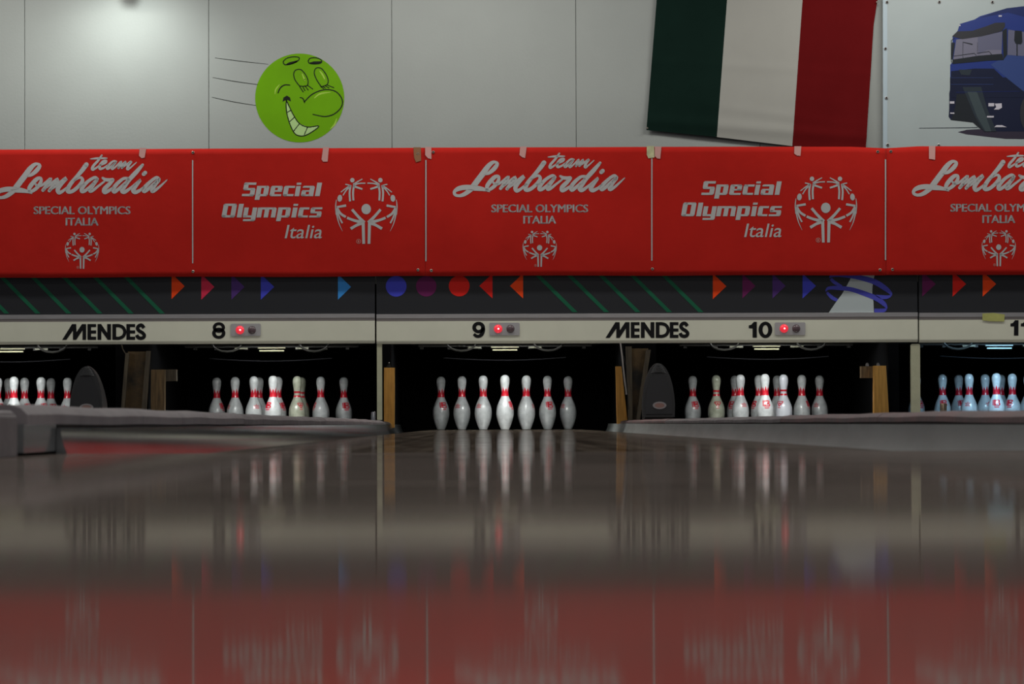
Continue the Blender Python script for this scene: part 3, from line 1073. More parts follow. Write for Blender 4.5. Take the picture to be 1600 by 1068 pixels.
def banner(px0, px1, ytop, ybot, dxl, dyl, dxo, dyo, lines, eyelets, tapes, label):
    YB = 21.085
    n, m = 90, 22
    mb = MB()
    vs = []
    for j in range(m + 1):
        for i in range(n + 1):
            px = px0 + (px1 - px0) * i / n
            yt, yb = ytop(px), ybot(px)
            x, _, z = P(px, yt + (yb - yt) * j / m, YB)
            vs.append((x, surf_banner(x, z), z))
    fs = []
    for j in range(m):
        for i in range(n):
            a = j * (n + 1) + i
            fs.append((a, a + n + 1, a + n + 2, a + 1))
    mb.add(vs, fs)
    c = P((px0 + px1) / 2, ybot((px0 + px1) / 2), YB)
    r = root('banner', c, label, 'banner', 'red banners over the lanes')
    cl = obj('banner_cloth', mb, M['banner'], r, smooth='all')
    sd = cl.modifiers.new('thickness', 'SOLIDIFY')
    sd.thickness = .0015
    sd.offset = 1.0 if False else -1.0
    OFF = .0016

    def pr(name, polys, mt, off=OFF):
        if polys:
            return obj(name, flat(gridded(polys, 8.0), YB, surf_banner, off), mt, r)
    pr('script_lettering', shift(SCRIPT, dxl, dyl), M['white_print'])
    pr('capital_lettering', shift(SOI1 + SOI2, dxl, dyl), M['white_print'])
    pr('emblem', shift(SMALL, dxl, dyl), M['white_print'])
    pr('registered_mark', shift(SMALLR, dxl, dyl), M['red_print'])
    pr('heavy_lettering', shift([p for p in HEAVY if max(q[1] for q in p) < 310.5], dxo, dyo), M['white_print'])
    pr('heavy_lettering', shift([p for p in HEAVY if max(q[1] for q in p) >= 310.5], dxo, dyo), M['white_print'])
    pr('italic_lettering', shift(ITA, dxo, dyo), M['white_print'])
    pr('emblem', shift(BIG, dxo, dyo), M['white_print'])
    pr('registered_mark', shift(BIGR, dxo, dyo), M['red_print'])
    for (lx, y0, y1) in lines:
        pr('rule_line', [rect(lx - .95, y0 + (y1 - y0) * k / 8, lx + .95, y0 + (y1 - y0) * (k + 1) / 8) for k in range(8)], M['white_print'])
    for (ex, ey) in eyelets:
        q = P(ex, ey, YB)
        mb = MB()
        mb.lathe([(.009, 0), (.009, -.003), (.0065, -.005), (.0045, -.003), (.0045, 0)], 14, (q[0], surf_banner(q[0], q[2]) - .0005, q[2]), axis='y')
        obj('eyelet', mb, M['metal_ring'], r, smooth=True)
    for (poly, key, lb) in tapes:
        t = pr('tape_strip', [poly], M[key], .0040)
        if t:
            t['label'] = lb
    return r


def yt1(px):
    return 233.5 - 2.7 * max(0, px) / 640 if px < 665 else 231


def yt2(px):
    y = 230.5 - 1.2 * (px - 665) / 400
    if px > 1080:
        y = 229.2
    if px > 1330:
        y += 2.6 * (px - 1330) / 60
    return y


def yt3(px):
    return 231.5 - 3.2 * min(1, max(0, (px - 1385) / 50))


banner(-58, 664.3, yt1, lambda p: 433.5 - 2.3 * max(0, p) / 668 + 1.2 * math.sin(p / 60) * .4, -715, 3, -718, 2,
       [(301, 250, 411), (665.5, 250, 408)], [(301.5, 238), (301.5, 424), (653, 240), (653, 421.5)],
       [([(218, 231), (228.5, 231), (226, 246), (221, 247), (217, 243)], 'tape', 'pale translucent tape'),
        ([(505, 230), (514, 230), (512, 252.5), (505, 252.5), (502.5, 249)], 'tape', 'pale translucent tape'),
        ([(646, 230), (657.5, 230), (658, 251), (650, 253.5), (647, 246)], 'tape_brown', 'brown tape')],
       'red banner with white lettering at the left, brown tape at its top right corner')
banner(664.6, 1384.5, yt2, lambda p: 430.8 - 1.2 * (p - 664) / 724 + .4 * math.sin(p / 50), 0, 0, 0, 0,
       [(1018.5, 247.5, 407), (1383.5, 249, 406)], [(677, 237.5), (674, 422.5), (1019.5, 420), (1375, 421.5), (1371.5, 237)],
       [([(664.5, 229.5), (674, 229.5), (674, 248.5), (668.5, 247), (664.3, 242)], 'tape', 'pale translucent tape'),
        ([(813, 229), (823, 229), (820.5, 246.8), (816, 245.5), (811.5, 242)], 'tape', 'pale translucent tape'),
        ([(1010.5, 228), (1022, 228), (1022.5, 246), (1013, 247.3), (1010.5, 242)], 'tape_yel', 'crumpled yellow tape'),
        ([(1023, 229), (1033.5, 229), (1031.5, 248), (1027, 247.5), (1023, 244)], 'tape', 'pale translucent tape'),
        ([(1241, 228.5), (1252, 228.5), (1250.5, 243.5), (1245, 243), (1240.8, 240)], 'tape', 'pale translucent tape')],
       'red banner with white lettering in the middle, yellow tape on its top edge')
banner(1384.8, 2108, yt3, lambda p: 429.4 - .8 * (p - 1384) / 724, 717.3, -1, 717, -2,
       [(1735, 246, 405)], [(1392, 236.5), (1394.5, 421)],
       [([(1451.5, 228), (1461.5, 228), (1461, 249.5), (1451.5, 248)], 'tape', 'pale translucent tape')],
       'red banner cut off by the right edge of the picture')

# ------------------------------------------------------------------ mural on the wall
r = root('ball_mural', P(469, 222, YW - .002), 'painted grinning green bowling ball with speed lines on the grey wall', 'mural')


def mu(name, polys, key, off, par=r):
    return obj(name, flat(xf(polys, 5.333, 320, 60), YW, None, off), M[key], par)


mu('ball_disc', [disc(791, 496, 371, 370, 72)], 'p_ballgreen', .0012)
ln = []
for a in ([(85, 162, 3), (300, 190, 5), (530, 215, 2)], [(65, 325, 3), (250, 358, 5), (445, 385, 4)], [(60, 490, 3), (250, 530, 5), (425, 558, 3)]):
    mu('speed_line', ribbon(a, cap=False), 'p_ballblack', .0012)

HL = [ribbon([(585, 465, 4), (592, 425, 12), (625, 382, 5)]), ribbon([(910, 500, 5), (960, 462, 14), (1050, 448, 5)]),
      ribbon([(1100, 665, 5), (1082, 715, 14), (1045, 755, 4)]), ribbon([(810, 290, 8), (832, 345, 14)]), ribbon([(955, 268, 6), (980, 300, 14), (1003, 345, 10)])]
for hl_ in HL:
    mu('highlight', hl_, 'p_shine', .0018)
teeth = [(680, 515), (700, 560), (740, 640), (790, 710), (860, 738), (950, 730), (890, 780), (820, 812), (760, 800), (720, 740), (690, 650), (678, 570)]
mu('teeth', [teeth], 'p_tooth', .0018)
FACE = []
FACE.append(('mouth_outline', ribbon([(p[0], p[1], 8) for p in teeth + [teeth[0]]], cap=False)))
FACE.append(('mouth_corner', [[(648, 528), (656, 492), (685, 476), (710, 492), (718, 525), (690, 512), (670, 515)]]))
for a in ([(688, 615), (718, 598)], [(705, 695), (748, 655)], [(738, 775), (785, 715)], [(830, 800), (855, 742)]):
    FACE.append(('tooth_line', ribbon([(x, y, 7) for x, y in a], smooth=False)))
for a in ([(790, 400), (820, 445)], [(815, 398), (835, 435)], [(835, 395), (862, 430)], [(855, 390), (900, 422)],
          [(965, 400), (990, 418)], [(985, 400), (1005, 415)], [(1005, 395), (1035, 412)], [(1020, 388), (1075, 410)]):
    FACE.append(('eyelash', ribbon([(x, y, 7) for x, y in a], smooth=False)))
FACE.append(('cheek_line', ribbon([(610, 452, 9), (630, 412, 10), (665, 388, 10), (708, 388, 8)])))
FACE.append(('eye', ribbon([(x, y, 8) for x, y in ((790, 397), (752, 345), (741, 295), (758, 264), (800, 260), (838, 300), (860, 350), (855, 390), (825, 398), (790, 397))])))
FACE.append(('eye', ribbon([(x, y, 8) for x, y in ((970, 402), (930, 340), (912, 285), (928, 248), (970, 250), (1010, 300), (1028, 350), (1018, 385), (970, 402))])))
FACE.append(('nose', ribbon([(795, 492, 8), (818, 502, 9), (832, 535, 8)]) + ribbon([(832, 525, 9), (900, 462, 9), (1000, 427, 9), (1090, 442, 9), (1143, 505, 9), (1138, 570, 9), (1080, 628, 9), (1000, 650, 9), (900, 632, 7)])))
FACE.append(('eyebrow', ribbon([(x, y, 8) for x, y in ((655, 190), (685, 165), (740, 153), (785, 160), (778, 185), (730, 210), (675, 220), (655, 205), (655, 190))]) + [[(672, 217), (700, 200), (780, 180), (768, 198), (730, 213), (690, 220)]]))
FACE.append(('eyebrow', ribbon([(x, y, 8) for x, y in ((862, 185), (880, 165), (930, 162), (970, 180), (968, 205), (920, 213), (872, 207), (862, 185))]) + [[(868, 203), (905, 192), (972, 190), (965, 207), (910, 213), (873, 208)]]))
for nm_, pl_ in FACE:
    mu(nm_, pl_, 'p_ballblack', .0025)

# ------------------------------------------------------------------ Italian flag
YFL = 21.474


def flag_x(u, v):        # u 0..1 across, v 0..1 from above the frame (y=-70) to the bottom hem
    return u, v


def flag_pt(u, v):
    # left/right edges and the hem in pixels
    yb = 203 + (214 - 203) * (u / .333) if u < .333 else (214 + (228 - 214) * ((u - .333) / .333) if u < .667 else 228 + 13 * (u - .667) / .333)
    y = -75 + (yb + 75) * v
    t = (y) / 203.0
    xl = 1026 - 16 * t
    xg = 1136 - 16 * (y / 214)
    xr_ = 1254 - 16 * (y / 228)
    xe = 1371 - 6 * min(1, max(0, y / 40)) - 12 * max(0, (y - 40) / 188)
    if u < 1 / 3:
        x = xl + (xg - xl) * u * 3
    elif u < 2 / 3:
        x = xg + (xr_ - xg) * (u - 1 / 3) * 3
    else:
        x = xr_ + (xe - xr_) * (u - 2 / 3) * 3
    fold = .008 * math.exp(-((y - (188 + 26 * u)) / 9) ** 2) + .003 * math.exp(-((y - (150 + 50 * u)) / 8) ** 2) * min(1, u * 2) + .0025 * math.exp(-((y - (95 + 20 * u)) / 7) ** 2)
    wave = .003 * math.sin(u * 9 + v * 2) + .0015 * math.sin(v * 11 + u * 4)
    q = P(x, y, YFL)
    return (q[0], YFL - fold + wave, q[2])


r = root('italian_flag', P(1190, 225, YFL), 'green white and red vertical tricolour flag hanging on the wall beside the truck poster', 'flag')
for k, (nm, mt) in enumerate((('green_stripe', 'flag_green'), ('white_stripe', 'flag_white'), ('red_stripe', 'flag_red'))):
    mb = MB()
    nu, nv = 16, 70
    vs = [flag_pt(k / 3 + i / nu / 3 * .9999, j / nv) for j in range(nv + 1) for i in range(nu + 1)]
    fs = [(j * (nu + 1) + i, (j + 1) * (nu + 1) + i, (j + 1) * (nu + 1) + i + 1, j * (nu + 1) + i + 1) for j in range(nv) for i in range(nu)]
    mb.add(vs, fs)
    obj(nm, mb, M[mt], r, smooth='all')
for (px, py) in ((1011.5, 200), (1370.5, 3)):
    q = P(px, py, YFL - .02)
    mb = MB()
    mb.lathe([(.004, 0), (.007, -.004), (.004, -.007)], 12, (q[0], YFL - .012, q[2]), axis='y')
    obj('push_pin', mb, M['metal_ring'], r)

# ------------------------------------------------------------------ truck poster
YT = 21.44
r = root('truck_poster', P(1640, 232, YT), 'white vinyl poster with a blue truck at the upper right', 'poster')


def surf_t(x, z):
    return YT + .004 * math.sin((x - 2.5) * 7 + z * 3.0) + .003 * math.sin((x - 2.5) * 3 - z * 6)


mb = MB()
nu, nv = 60, 36
px0, px1 = 1379.5, 1990
vs = []
for j in range(nv + 1):
    for i in range(nu + 1):
        px, py = px0 + (px1 - px0) * i / nu, -8 + 246 * j / nv
        q = P(px, py, YT)
        vs.append((q[0], surf_t(q[0], q[2]), q[2]))
fs = [(j * (nu + 1) + i, (j + 1) * (nu + 1) + i, (j + 1) * (nu + 1) + i + 1, j * (nu + 1) + i + 1) for j in range(nv) for i in range(nu)]
mb.add(vs, fs)
c = obj('poster_sheet', mb, M['vinyl'], r, smooth='all')
A = lambda pl: xf(pl, 8.215, 1470, 0)
Bq = lambda pl: xf(pl, 8.9, 1470, 110)


def tp(name, polys, key, off):
    return obj(name, flat(gridded(polys), YT, surf_t, off), M[key], r)


tp('poster_hem', [rect(1379.6, -7, 1386.5, 232)], 'vinyl_hem', .0015)
body = A([[(120, 830), (150, 800), (150, 470), (215, 395), (240, 310), (435, 250), (500, 210), (700, 150), (850, 105), (1068, 80), (2300, 20), (2300, 1000), (1400, 1000), (120, 1000)]])
tp('truck_body', body, 't_blue', .0020)
low = Bq([[(128, 95), (128, 265), (118, 320), (118, 540), (110, 640), (140, 685), (445, 720), (520, 790), (620, 850), (1200, 850), (2400, 850), (2400, 95)]])
tp('truck_lower_body', low, 't_navy', .0020)
tp('truck_shadow', Bq([[(240, 855), (360, 825), (560, 815), (2400, 830), (2400, 965), (900, 950), (640, 920), (350, 885)]]), 't_shadow', .0016)
tp('ground_line', Bq([[(-300, 797), (-300, 803), (510, 799), (510, 788)]]), 't_line', .0018)
tp('truck_roof_shade', A([[(500, 232), (860, 160), (1068, 215), (2300, 300), (2300, 20), (1068, 80), (850, 105), (700, 150)]]), 't_blue2', .0026)
tp('truck_side', A([[(640, 830), (860, 700), (2300, 760), (2300, 1300), (1100, 1200), (870, 1020)]]), 't_light', .0026)
tp('truck_grille', A([[(130, 915), (430, 880), (680, 880), (880, 1075), (1100, 1250), (130, 1250)]]), 't_navy', .0032)
tp('truck_front_panel', Bq([[(220, 330), (560, 330), (640, 560), (690, 850), (620, 850), (520, 790), (445, 720), (150, 685), (200, 500)]]), 't_dark', .0036)
tp('truck_front_sheen', Bq([[(300, 230), (560, 230), (640, 520), (770, 850), (600, 850), (470, 640)]]), 't_grey2', .0042)
tp('truck_front_sheen', Bq([[(370, 300), (500, 300), (600, 560), (700, 850), (620, 850), (500, 640)]]), 't_grey', .0046)
tp('truck_badge_panel', Bq([[(250, -10), (430, -10), (400, 70), (280, 60)]]), 't_grey2', .0042)
tp('truck_crease', Bq([rect(140, 100, 730, 104), rect(140, 192, 730, 197)]), 't_light', .0044)
tp('truck_crease', Bq([[(210, 300), (1100, 285), (1100, 292), (210, 308)]]), 't_blue2', .0044)
tp('truck_windscreen', A([[(195, 510), (270, 500), (520, 468), (790, 405), (778, 700), (480, 718), (158, 765)]]), 't_glass', .0032)
tp('truck_windscreen_tint', A([[(470, 480), (790, 408), (778, 640), (600, 640), (480, 700)]]), 't_glass2', .0036)
tp('truck_visor', A([[(143, 468), (210, 405), (400, 398), (560, 345), (700, 293), (822, 290), (822, 345), (780, 402), (520, 468), (270, 505)]]), 't_visor', .0040)
tp('truck_scuttle', A([[(148, 768), (480, 716), (790, 690), (805, 770), (600, 780), (148, 822)], [(790, 395), (848, 360), (852, 700), (805, 765)]]), 't_dark', .0040)
tp('truck_side_window', A([[(865, 380), (1068, 410), (1250, 430), (1250, 720), (1068, 718), (855, 705)]]), 't_glass2', .0034)
tp('truck_mirror', A([[(950, 392), (1040, 398), (1048, 540), (1030, 570), (986, 566), (986, 715), (972, 715), (972, 564), (960, 560), (942, 520)]]), 't_dark', .0046)
tp('truck_mirror', A([[(140, 548), (178, 548), (160, 690), (150, 760), (130, 760)]]), 't_dark', .0046)
wl = ribbon([(165, 722, 6), (430, 685, 8), (450, 712, 8)], smooth=False) + ribbon([(280, 718, 5), (285, 750, 6)]) + ribbon([(465, 685, 7), (620, 662, 8), (650, 700, 8)], smooth=False) + \
    ribbon([(283, 540, 6), (280, 700, 4)]) + ribbon([(468, 545, 3), (468, 680, 3)]) + ribbon([(290, 545, 8), (400, 570, 14)]) + ribbon([(140, 800, 8), (132, 780, 8), (132, 520, 8), (175, 490, 8)], smooth=False)
tp('truck_wipers', A(wl), 't_dark', .0046)
for lp in Bq([rect(125, 430, 187, 462), rect(130, 585, 188, 603), rect(660, 455, 740, 500), [(748, 462), (845, 458), (848, 520), (800, 545), (735, 545), (770, 510)], rect(640, 632, 735, 655)]) + \
        A([rect(740, 197, 782, 215), rect(232, 320, 250, 336)]):
    tp('truck_lamp', [lp], 't_lamp', .0050)
tp('truck_wheel', Bq([disc(1210, 600, 110, 240, 30)]), 't_visor', .0040)
tp('ground_gap', Bq([[(740, 790), (770, 762), (850, 762), (915, 790)]]), 't_lamp', .0050)
for (px, py) in ((1386, 3.5), (1467.5, 3.5), (1550.5, 3.5), (1633, 3.5), (1383.5, 76), (1385, 153), (1387, 226), (1467, 226.5)):
    q = P(px, py, YT)
    mb = MB()
    mb.lathe([(.010, 0), (.010, -.004), (.0065, -.006), (.0045, -.003), (.0045, 0)], 14, (q[0], surf_t(q[0], q[2]) - .002, q[2]), axis='y')
    obj('eyelet', mb, M['dark'] if False else M['silver_dull'], r, smooth=True)

# ------------------------------------------------------------------ lamp at the top of the wall
xl, _, zl = P(198, -8, 21.33)
r = root('wall_lamp', (xl, 21.33, zl), 'small spotlight at the top edge shining down the grey wall', 'lamp')
mb = MB()
mb.lathe([(.020, 0.006), (.034, .012), (.045, .05), (.045, .16), (.03, .18)], 20, (xl, 21.33, zl - .006))
obj('lamp_housing', mb, M['hood'], r, smooth=True)
mb = MB()
mb.lathe([(.030, 0), (.034, .004)], 20, (xl, 21.33, zl - .002))
obj('lamp_lens', mb, mat('lamp_lens_glow', (0.9, 1, .9), .4, emit=(0.85, 1, 0.88), estr=1.5), r)
mb = MB()
mb.box(xl - .012, xl + .012, 21.36, YW, zl + .10, zl + .13)
obj('lamp_bracket', mb, M['dark'], r)
ld = bpy.data.lights.new('wall_lamp_light', 'SPOT')
ld.energy = 33
ld.color = (0.93, 1.0, 0.95)
ld.spot_size = math.radians(165)
ld.spot_blend = 1.0
ld.shadow_soft_size = 0.06
lo = bpy.data.objects.new('wall_lamp_light', ld)
COL.objects.link(lo)
lo.location = (xl, 21.0, zl + .08)
lo.rotation_euler = (math.radians(20), 0, 0)

# ------------------------------------------------------------------ pit partitions (kickbacks) with wooden front posts


def partition(xc, wdt, label):
    r = root('pit_partition', (xc, 22.4, -.1), label, 'partition', 'black partitions between the pin pits')
    mb = MB()
    mb.box(xc - wdt / 2, xc + wdt / 2, 22.5, 25.35, -.098, 1.2)
    obj('partition_panel', mb, M['black'], r)
    return r


def post(r, px0, px1, ytop, side=0.0, Y=22.4, mt='wood', pxb0=None, pxb1=None, ybot=668, dep=.09):
    """front wooden post drawn between pixel columns"""
    mb = MB()
    pxb0 = px0 if pxb0 is None else pxb0
    pxb1 = px1 if pxb1 is None else pxb1
    q = [P(px0, ytop, Y), P(px1, ytop, Y), P(pxb1, ybot, Y), P(pxb0, ybot, Y)]
    mb.prism([(a[0], a[2]) for a in q], Y, Y + dep)
    return obj('wooden_post', mb, M[mt], r)


def mid(a, b):
    xa, xb = gap(a, b)
    return (xa + xb) / 2, xb - xa


# 8 | 9
xc, wd = mid(8, 9)
r = partition(xc, .07, 'black pit partition with an orange wooden post between numbers 8 and 9')
post(r, 600, 616.5, 574, pxb0=600, pxb1=616)
mb = MB()
q = P(608, 568, 22.4)
mb.lathe([(.018, 0), (.018, .012), (.01, .03), (.006, .04)], 12, (q[0], 22.43, q[2] - .028))
obj('bolt', mb, M['dark'], r, smooth=True)
mb = MB()
mb.lathe([(.004, 0), (.006, .004), (.003, .008)], 8, (q[0], 22.40, q[2] + .005))
obj('bolt_tip', mb, M['chrome'], r)
# 9 | 10
xc, wd = mid(9, 10)
r = partition(xc, .22, 'black pit partition with leaning orange post and stained boards between numbers 9 and 10')
post(r, 962, 971, 572, pxb0=964.5, pxb1=981, ybot=662)
post(r, 977.5, 987, 541, pxb0=982, pxb1=988.5, Y=22.3, mt='wood_grey', ybot=662, dep=.03)
post(r, 1009.5, 1017, 546, pxb0=993, pxb1=999, Y=22.28, mt='wood_grey', ybot=662, dep=.03)
o = post(r, 985, 1013, 544, pxb0=986, pxb1=998, Y=22.33, mt='ply', ybot=662, dep=.03)
o.name = 'stained_board'
mb = MB()
pts = [P(969, 534, 22.2), P(972, 555, 22.2), P(975, 585, 22.2), P(979, 616, 22.2)]
mb.tube(pts, .006, 8)
obj('metal_rod', mb, M['silver_dull'], r, smooth=True)
mb = MB()
pts = [P(975, 556, 22.2), P(978, 570, 22.2), P(979, 590, 22.2), P(982, 640, 22.2)]
mb.tube(pts, .003, 6)
obj('metal_rod', mb, M['dark'], r, smooth=True)
# 7 | 8
xc, wd = mid(7, 8)
r = partition(xc, .22, 'black pit partition with stained boards and a wooden post left of the pins of number 8')
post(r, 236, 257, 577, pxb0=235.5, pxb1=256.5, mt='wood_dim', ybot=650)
mb = MB()
a, b = P(236, 577, 22.5), P(275, 595, 22.5)
mb.prism([(b[0], b[2]), (b[0], a[2]), (a[0], a[2]), (a[0], b[2])], 22.5, 22.6)
obj('wooden_rail', mb, M['wood_grey'], r)
post(r, 196, 201.5, 551, pxb0=188, pxb1=193.5, Y=22.3, mt='wood_grey', ybot=650, dep=.04)
post(r, 228.5, 235, 548, pxb0=220, pxb1=227.5, Y=22.3, mt='wood_grey', ybot=650, dep=.04)
o = post(r, 200, 230, 549, pxb0=193, pxb1=221, Y=22.36, mt='ply', ybot=650, dep=.03)
o.name = 'stained_board'
mb = MB()
mb.tube([P(190, 538, 22.2), P(192, 545, 22.2), P(196, 552, 22.2)], .004, 6)
obj('metal_rod', mb, M['wood_grey'], r)
# 10 | 11
xc, wd = mid(10, 11)
r = partition(xc, .07, 'black pit partition with an orange wooden post right of the pins of number 10')
post(r, 1366, 1384.5, 571, pxb0=1366, pxb1=1390, Y=22.4, ybot=662)
mb = MB()
a, b = P(1345, 572, 22.52), P(1366, 590, 22.52)
mb.prism([(a[0], b[2]), (a[0], a[2]), (b[0], a[2]), (b[0], b[2])], 22.5, 22.58)
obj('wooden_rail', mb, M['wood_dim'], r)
for px in (1355, 1372):
    q = P(px, 567, 22.45)
    mb = MB()
    mb.lathe([(.012, 0), (.012, .01), (.006, .022)], 10, (q[0], 22.45, q[2] - .02))
    obj('bolt', mb, M['silver_dull'], r)
for a, b, lb in ((6, 7, 'black pit partition beyond the left edge of the picture'), (11, 12, 'black pit partition beyond the right edge of the picture')):
    xc, wd = mid(a, b)
    partition(xc, .07 if a == 6 else .22, lb)

# ------------------------------------------------------------------ pinsetters with lamps above the pins
PINNER = {7: 'at the far left', 8: 'left of the middle lane', 9: 'over the middle lane', 10: 'right of the middle lane', 11: 'above the blue-lit pins'}
for n, cx in LANES.items():
    if n not in PINNER:
        continue
    r = root('pinsetter', (cx, 23.2, .57), 'dark pinsetter machine with a small lit strip ' + PINNER[n], 'machine', 'pinsetters')
    mb = MB()
    mb.box(cx - .66, cx + .66, 22.95, 24.9, .60, 1.15)
    obj('machine_body', mb, M['black'], r)
    mb = MB()
    mb.box(cx - .60, cx + .60, 23.12, 23.20, .575, .598)
    for k in range(7):
        xx = cx - .55 + 1.1 * k / 6 + random.uniform(-.03, .03)
        mb.box(xx - .012, xx + .012, 23.13, 23.19, .56, .598)
    obj('cross_bar', mb, M['dark'], r)
    mb = MB()
    for zz in (.5715, .552):
        mb.box(cx - .095 + (.01 if zz < .56 else 0), cx + .095 - (.01 if zz < .56 else 0), 23.10, 23.115, zz - .0045, zz + .0045)
    t = obj('light_strip', mb, M['tube_blue'] if n == 11 else M['tube'], r)
    mb = MB()
    for s in (-1, 1):
        mb.box(cx + s * .21 - .045, cx + s * .21 + .045, 23.10, 23.115, .563, .575)
    obj('light_strip_end', mb, M['tube_dim'], r)
    mb = MB()
    pts = []
    for k in range(13):
        u = k / 12
        pts.append((cx - .42 + .84 * u, 23.02 - .0 * u, .497 - .018 * math.sin(PI * u)))
    mb.tube(pts, .0035, 6)
    obj('sweep_bar', mb, M['black'], r, smooth=True)
    # hoses and brackets hanging in the dark
    for s in (-1, 1):
        mb = MB()
        pts = [(cx + s * (.30 + .1 * math.cos(t_ * PI)), 23.0, .60 - .055 * math.sin(t_ * PI)) for t_ in [k / 8 for k in range(9)]]
        mb.tube(pts, .008, 6)
        obj('hose', mb, M['dark'], r, smooth=True)
    # pin light behind the masking unit
    blue = (n == 11)
    area('pin_light', (cx, 22.68, .655), (math.radians(40), 0, 0), 0.5, 0.10, 7.4 if not blue else 8.5, (0.45, 0.75, 1.0) if blue else ((0.97, 1.0, 0.97)))
    area('pit_front_fill', (cx, 21.6, .72), (math.radians(65), 0, 0), 1.2, 0.08, 1.7, (1.0, 0.97, 0.88) if not blue else (0.6, 0.8, 1.0))  # added fill with no fixture, brightens the wooden posts from the front

for (px, py, Y) in ((182.5, 546, 22.6), (309, 542, 22.6), (1462, 637, 24.2), (1310, 639.5, 24.4), (641.5, 648, 24.5)):
    pass

# ------------------------------------------------------------------ ball-return hoods
for (xc, lb) in ((sum(gap(9, 10)) / 2, 'charcoal ribbed ball-return hood with an oval badge left of the pins of number 10'),
                 (sum(gap(7, 8)) / 2, 'charcoal ribbed ball-return hood at the far left beside the pins')):
    Y = 20.0
    zb = .0665 if xc > 0 else .0606
    r = root('ball_return_hood', (xc, Y, zb), lb, 'hood', 'ball-return hoods')
    H = .335
    W = .098

    def hw(t):      # half width at height fraction t: nearly straight sides, pointed round top
        return W * math.sqrt(max(0.0, 1 - (max(0, t - .12) / .88) ** 2.1)) if t > .12 else W * (0.965 + .035 * t / .12)
    mb = MB()
    n = 20
    rings = []
    for k in range(30):
        s = k / 29          # depth from front plane to the back
        y = Y - .06 + .42 * s
        sc = 1 - .16 * s ** 2
        z1 = zb + .012 + (H - .012) * (1 - .30 * s ** 2.2) + (.0045 * math.sin(k * 2.2) if 1 < k < 14 else 0)
        ring_ = []
        for i in range(n + 1):
            a = i / n
            t = math.sin(a * PI)
            t = t ** .75
            x = (-1 if a < .5 else 1) * hw(t) * sc
            if abs(a - .5) < 1e-6:
                x = 0
            ring_.append((xc + x, y + .05 * t * 1.0, zb + .012 + (z1 - zb - .012) * t))
        rings.append(ring_)
    vs = [v for q in rings for v in q]
    m_ = n + 1
    fs = []
    for k in range(len(rings) - 1):
        for i in range(n):
            fs.append((k * m_ + i, k * m_ + i + 1, (k + 1) * m_ + i + 1, (k + 1) * m_ + i))
        fs.append((k * m_ + n, k * m_, (k + 1) * m_, (k + 1) * m_ + n))
    fs += [tuple(range(m_))[::-1], tuple(range((len(rings) - 1) * m_, len(rings) * m_))]
    mb.add(vs, fs)
    obj('hood_shell', mb, M['hood'], r, smooth=True)
    # smooth inset face
    mb = MB()
    pts = []
    for i in range(33):
        a = i / 32
        t = math.sin(a * PI) ** .75
        x = (-1 if a < .5 else 1) * hw(t * .98) * .84
        pts.append((xc + x, zb + .03 + (H * .80 - .03) * t))
    nn = len(pts)
    yv = lambda z: Y - .068 + .05 * ((z - zb) / H)
    vs = [(x, yv(z), z) for x, z in pts] + [(x, yv(z) + .012, z) for x, z in pts]
    mb.add(vs, [tuple(range(nn))] + [(i, nn + i, nn + (i + 1) % nn, (i + 1) % nn) for i in range(nn)])
    obj('hood_face', mb, M['hood_in'], r)
    for k in range(6):
        t = .845 + .026 * k
        hwk = hw(t) * .93
        mb = MB()
        pts = [(xc + hwk * math.sin(a_), Y - .0675 + .05 * t + .02 * (1 - math.cos(a_)), zb + H * t + .012 * math.cos(a_) - .012) for a_ in [(-80 + 20 * j) * PI / 180 for j in range(9)]]
        mb.tube(pts, .0032, 6)
        obj('rib', mb, M['rib'], r, smooth=True)
    bz = zb + (.070 if xc > 0 else .076)
    mb = MB()
    pl = disc(xc + .004, bz + .012, .041, .0225, 28)
    mb.prism(pl, yv(bz) - .006, yv(bz) + .002)
    bd = obj('badge', mb, M['badge'], r)
    bd['label'] = 'oval silver badge with worn red centre'
    mb = MB()
    mb.prism(disc(xc + .004, bz + .012, .029, .0135, 24), yv(bz) - .0072, yv(bz) - .005)
    obj('badge_centre', mb, M['badge_red'], bd)
    mb = MB()
    mb.box(xc - .085, xc + .085, Y - .045, Y + .30, zb + .001, zb + .013)
    obj('hood_base', mb, M['dark'], r)

# ------------------------------------------------------------------ bowling pins
IN = .0254
PROF = [(0, 2.03), (.10, 2.20), (.75, 2.828), (1.5, 3.42), (2.25, 3.906), (2.8, 4.22), (3.375, 4.510), (4.0, 4.70), (4.5, 4.766), (5.1, 4.73), (5.875, 4.563), (6.6, 4.20), (7.25, 3.703), (7.95, 3.09), (8.625, 2.472),
        (9.0, 2.19), (9.375, 1.965), (10, 1.797), (10.45, 1.80), (10.875, 1.870), (11.3, 1.97), (11.75, 2.094), (12.2, 2.25), (12.625, 2.406), (13.1, 2.51), (13.5, 2.547), (13.9, 2.50), (14.3, 2.27), (14.6, 1.92), (14.82, 1.45), (14.95, .85), (15.0, .2)]


def pr_r(z):
    zi = z / IN
    for (a, d0), (b, d1) in zip(PROF, PROF[1:]):
        if a <= zi <= b:
            return (d0 + (d1 - d0) * (zi - a) / (b - a)) / 2 * IN
    return .01


def mesh_of(mb, name, mt, smooth=True):
    me = bpy.data.meshes.new(name)
    me.from_pydata(mb.v, [], mb.f)
    me.materials.append(mt)
    if smooth:
        me.polygons.foreach_set('use_smooth', [True] * len(me.polygons))
    me.update()
    return me


body_mb = MB()
body_mb.lathe([(d / 2 * IN, z * IN) for z, d in PROF], 28)
BODY = {k: mesh_of(body_mb, 'pin_body', M[k]) for k in ('pin', 'pin_old', 'pin_new')}


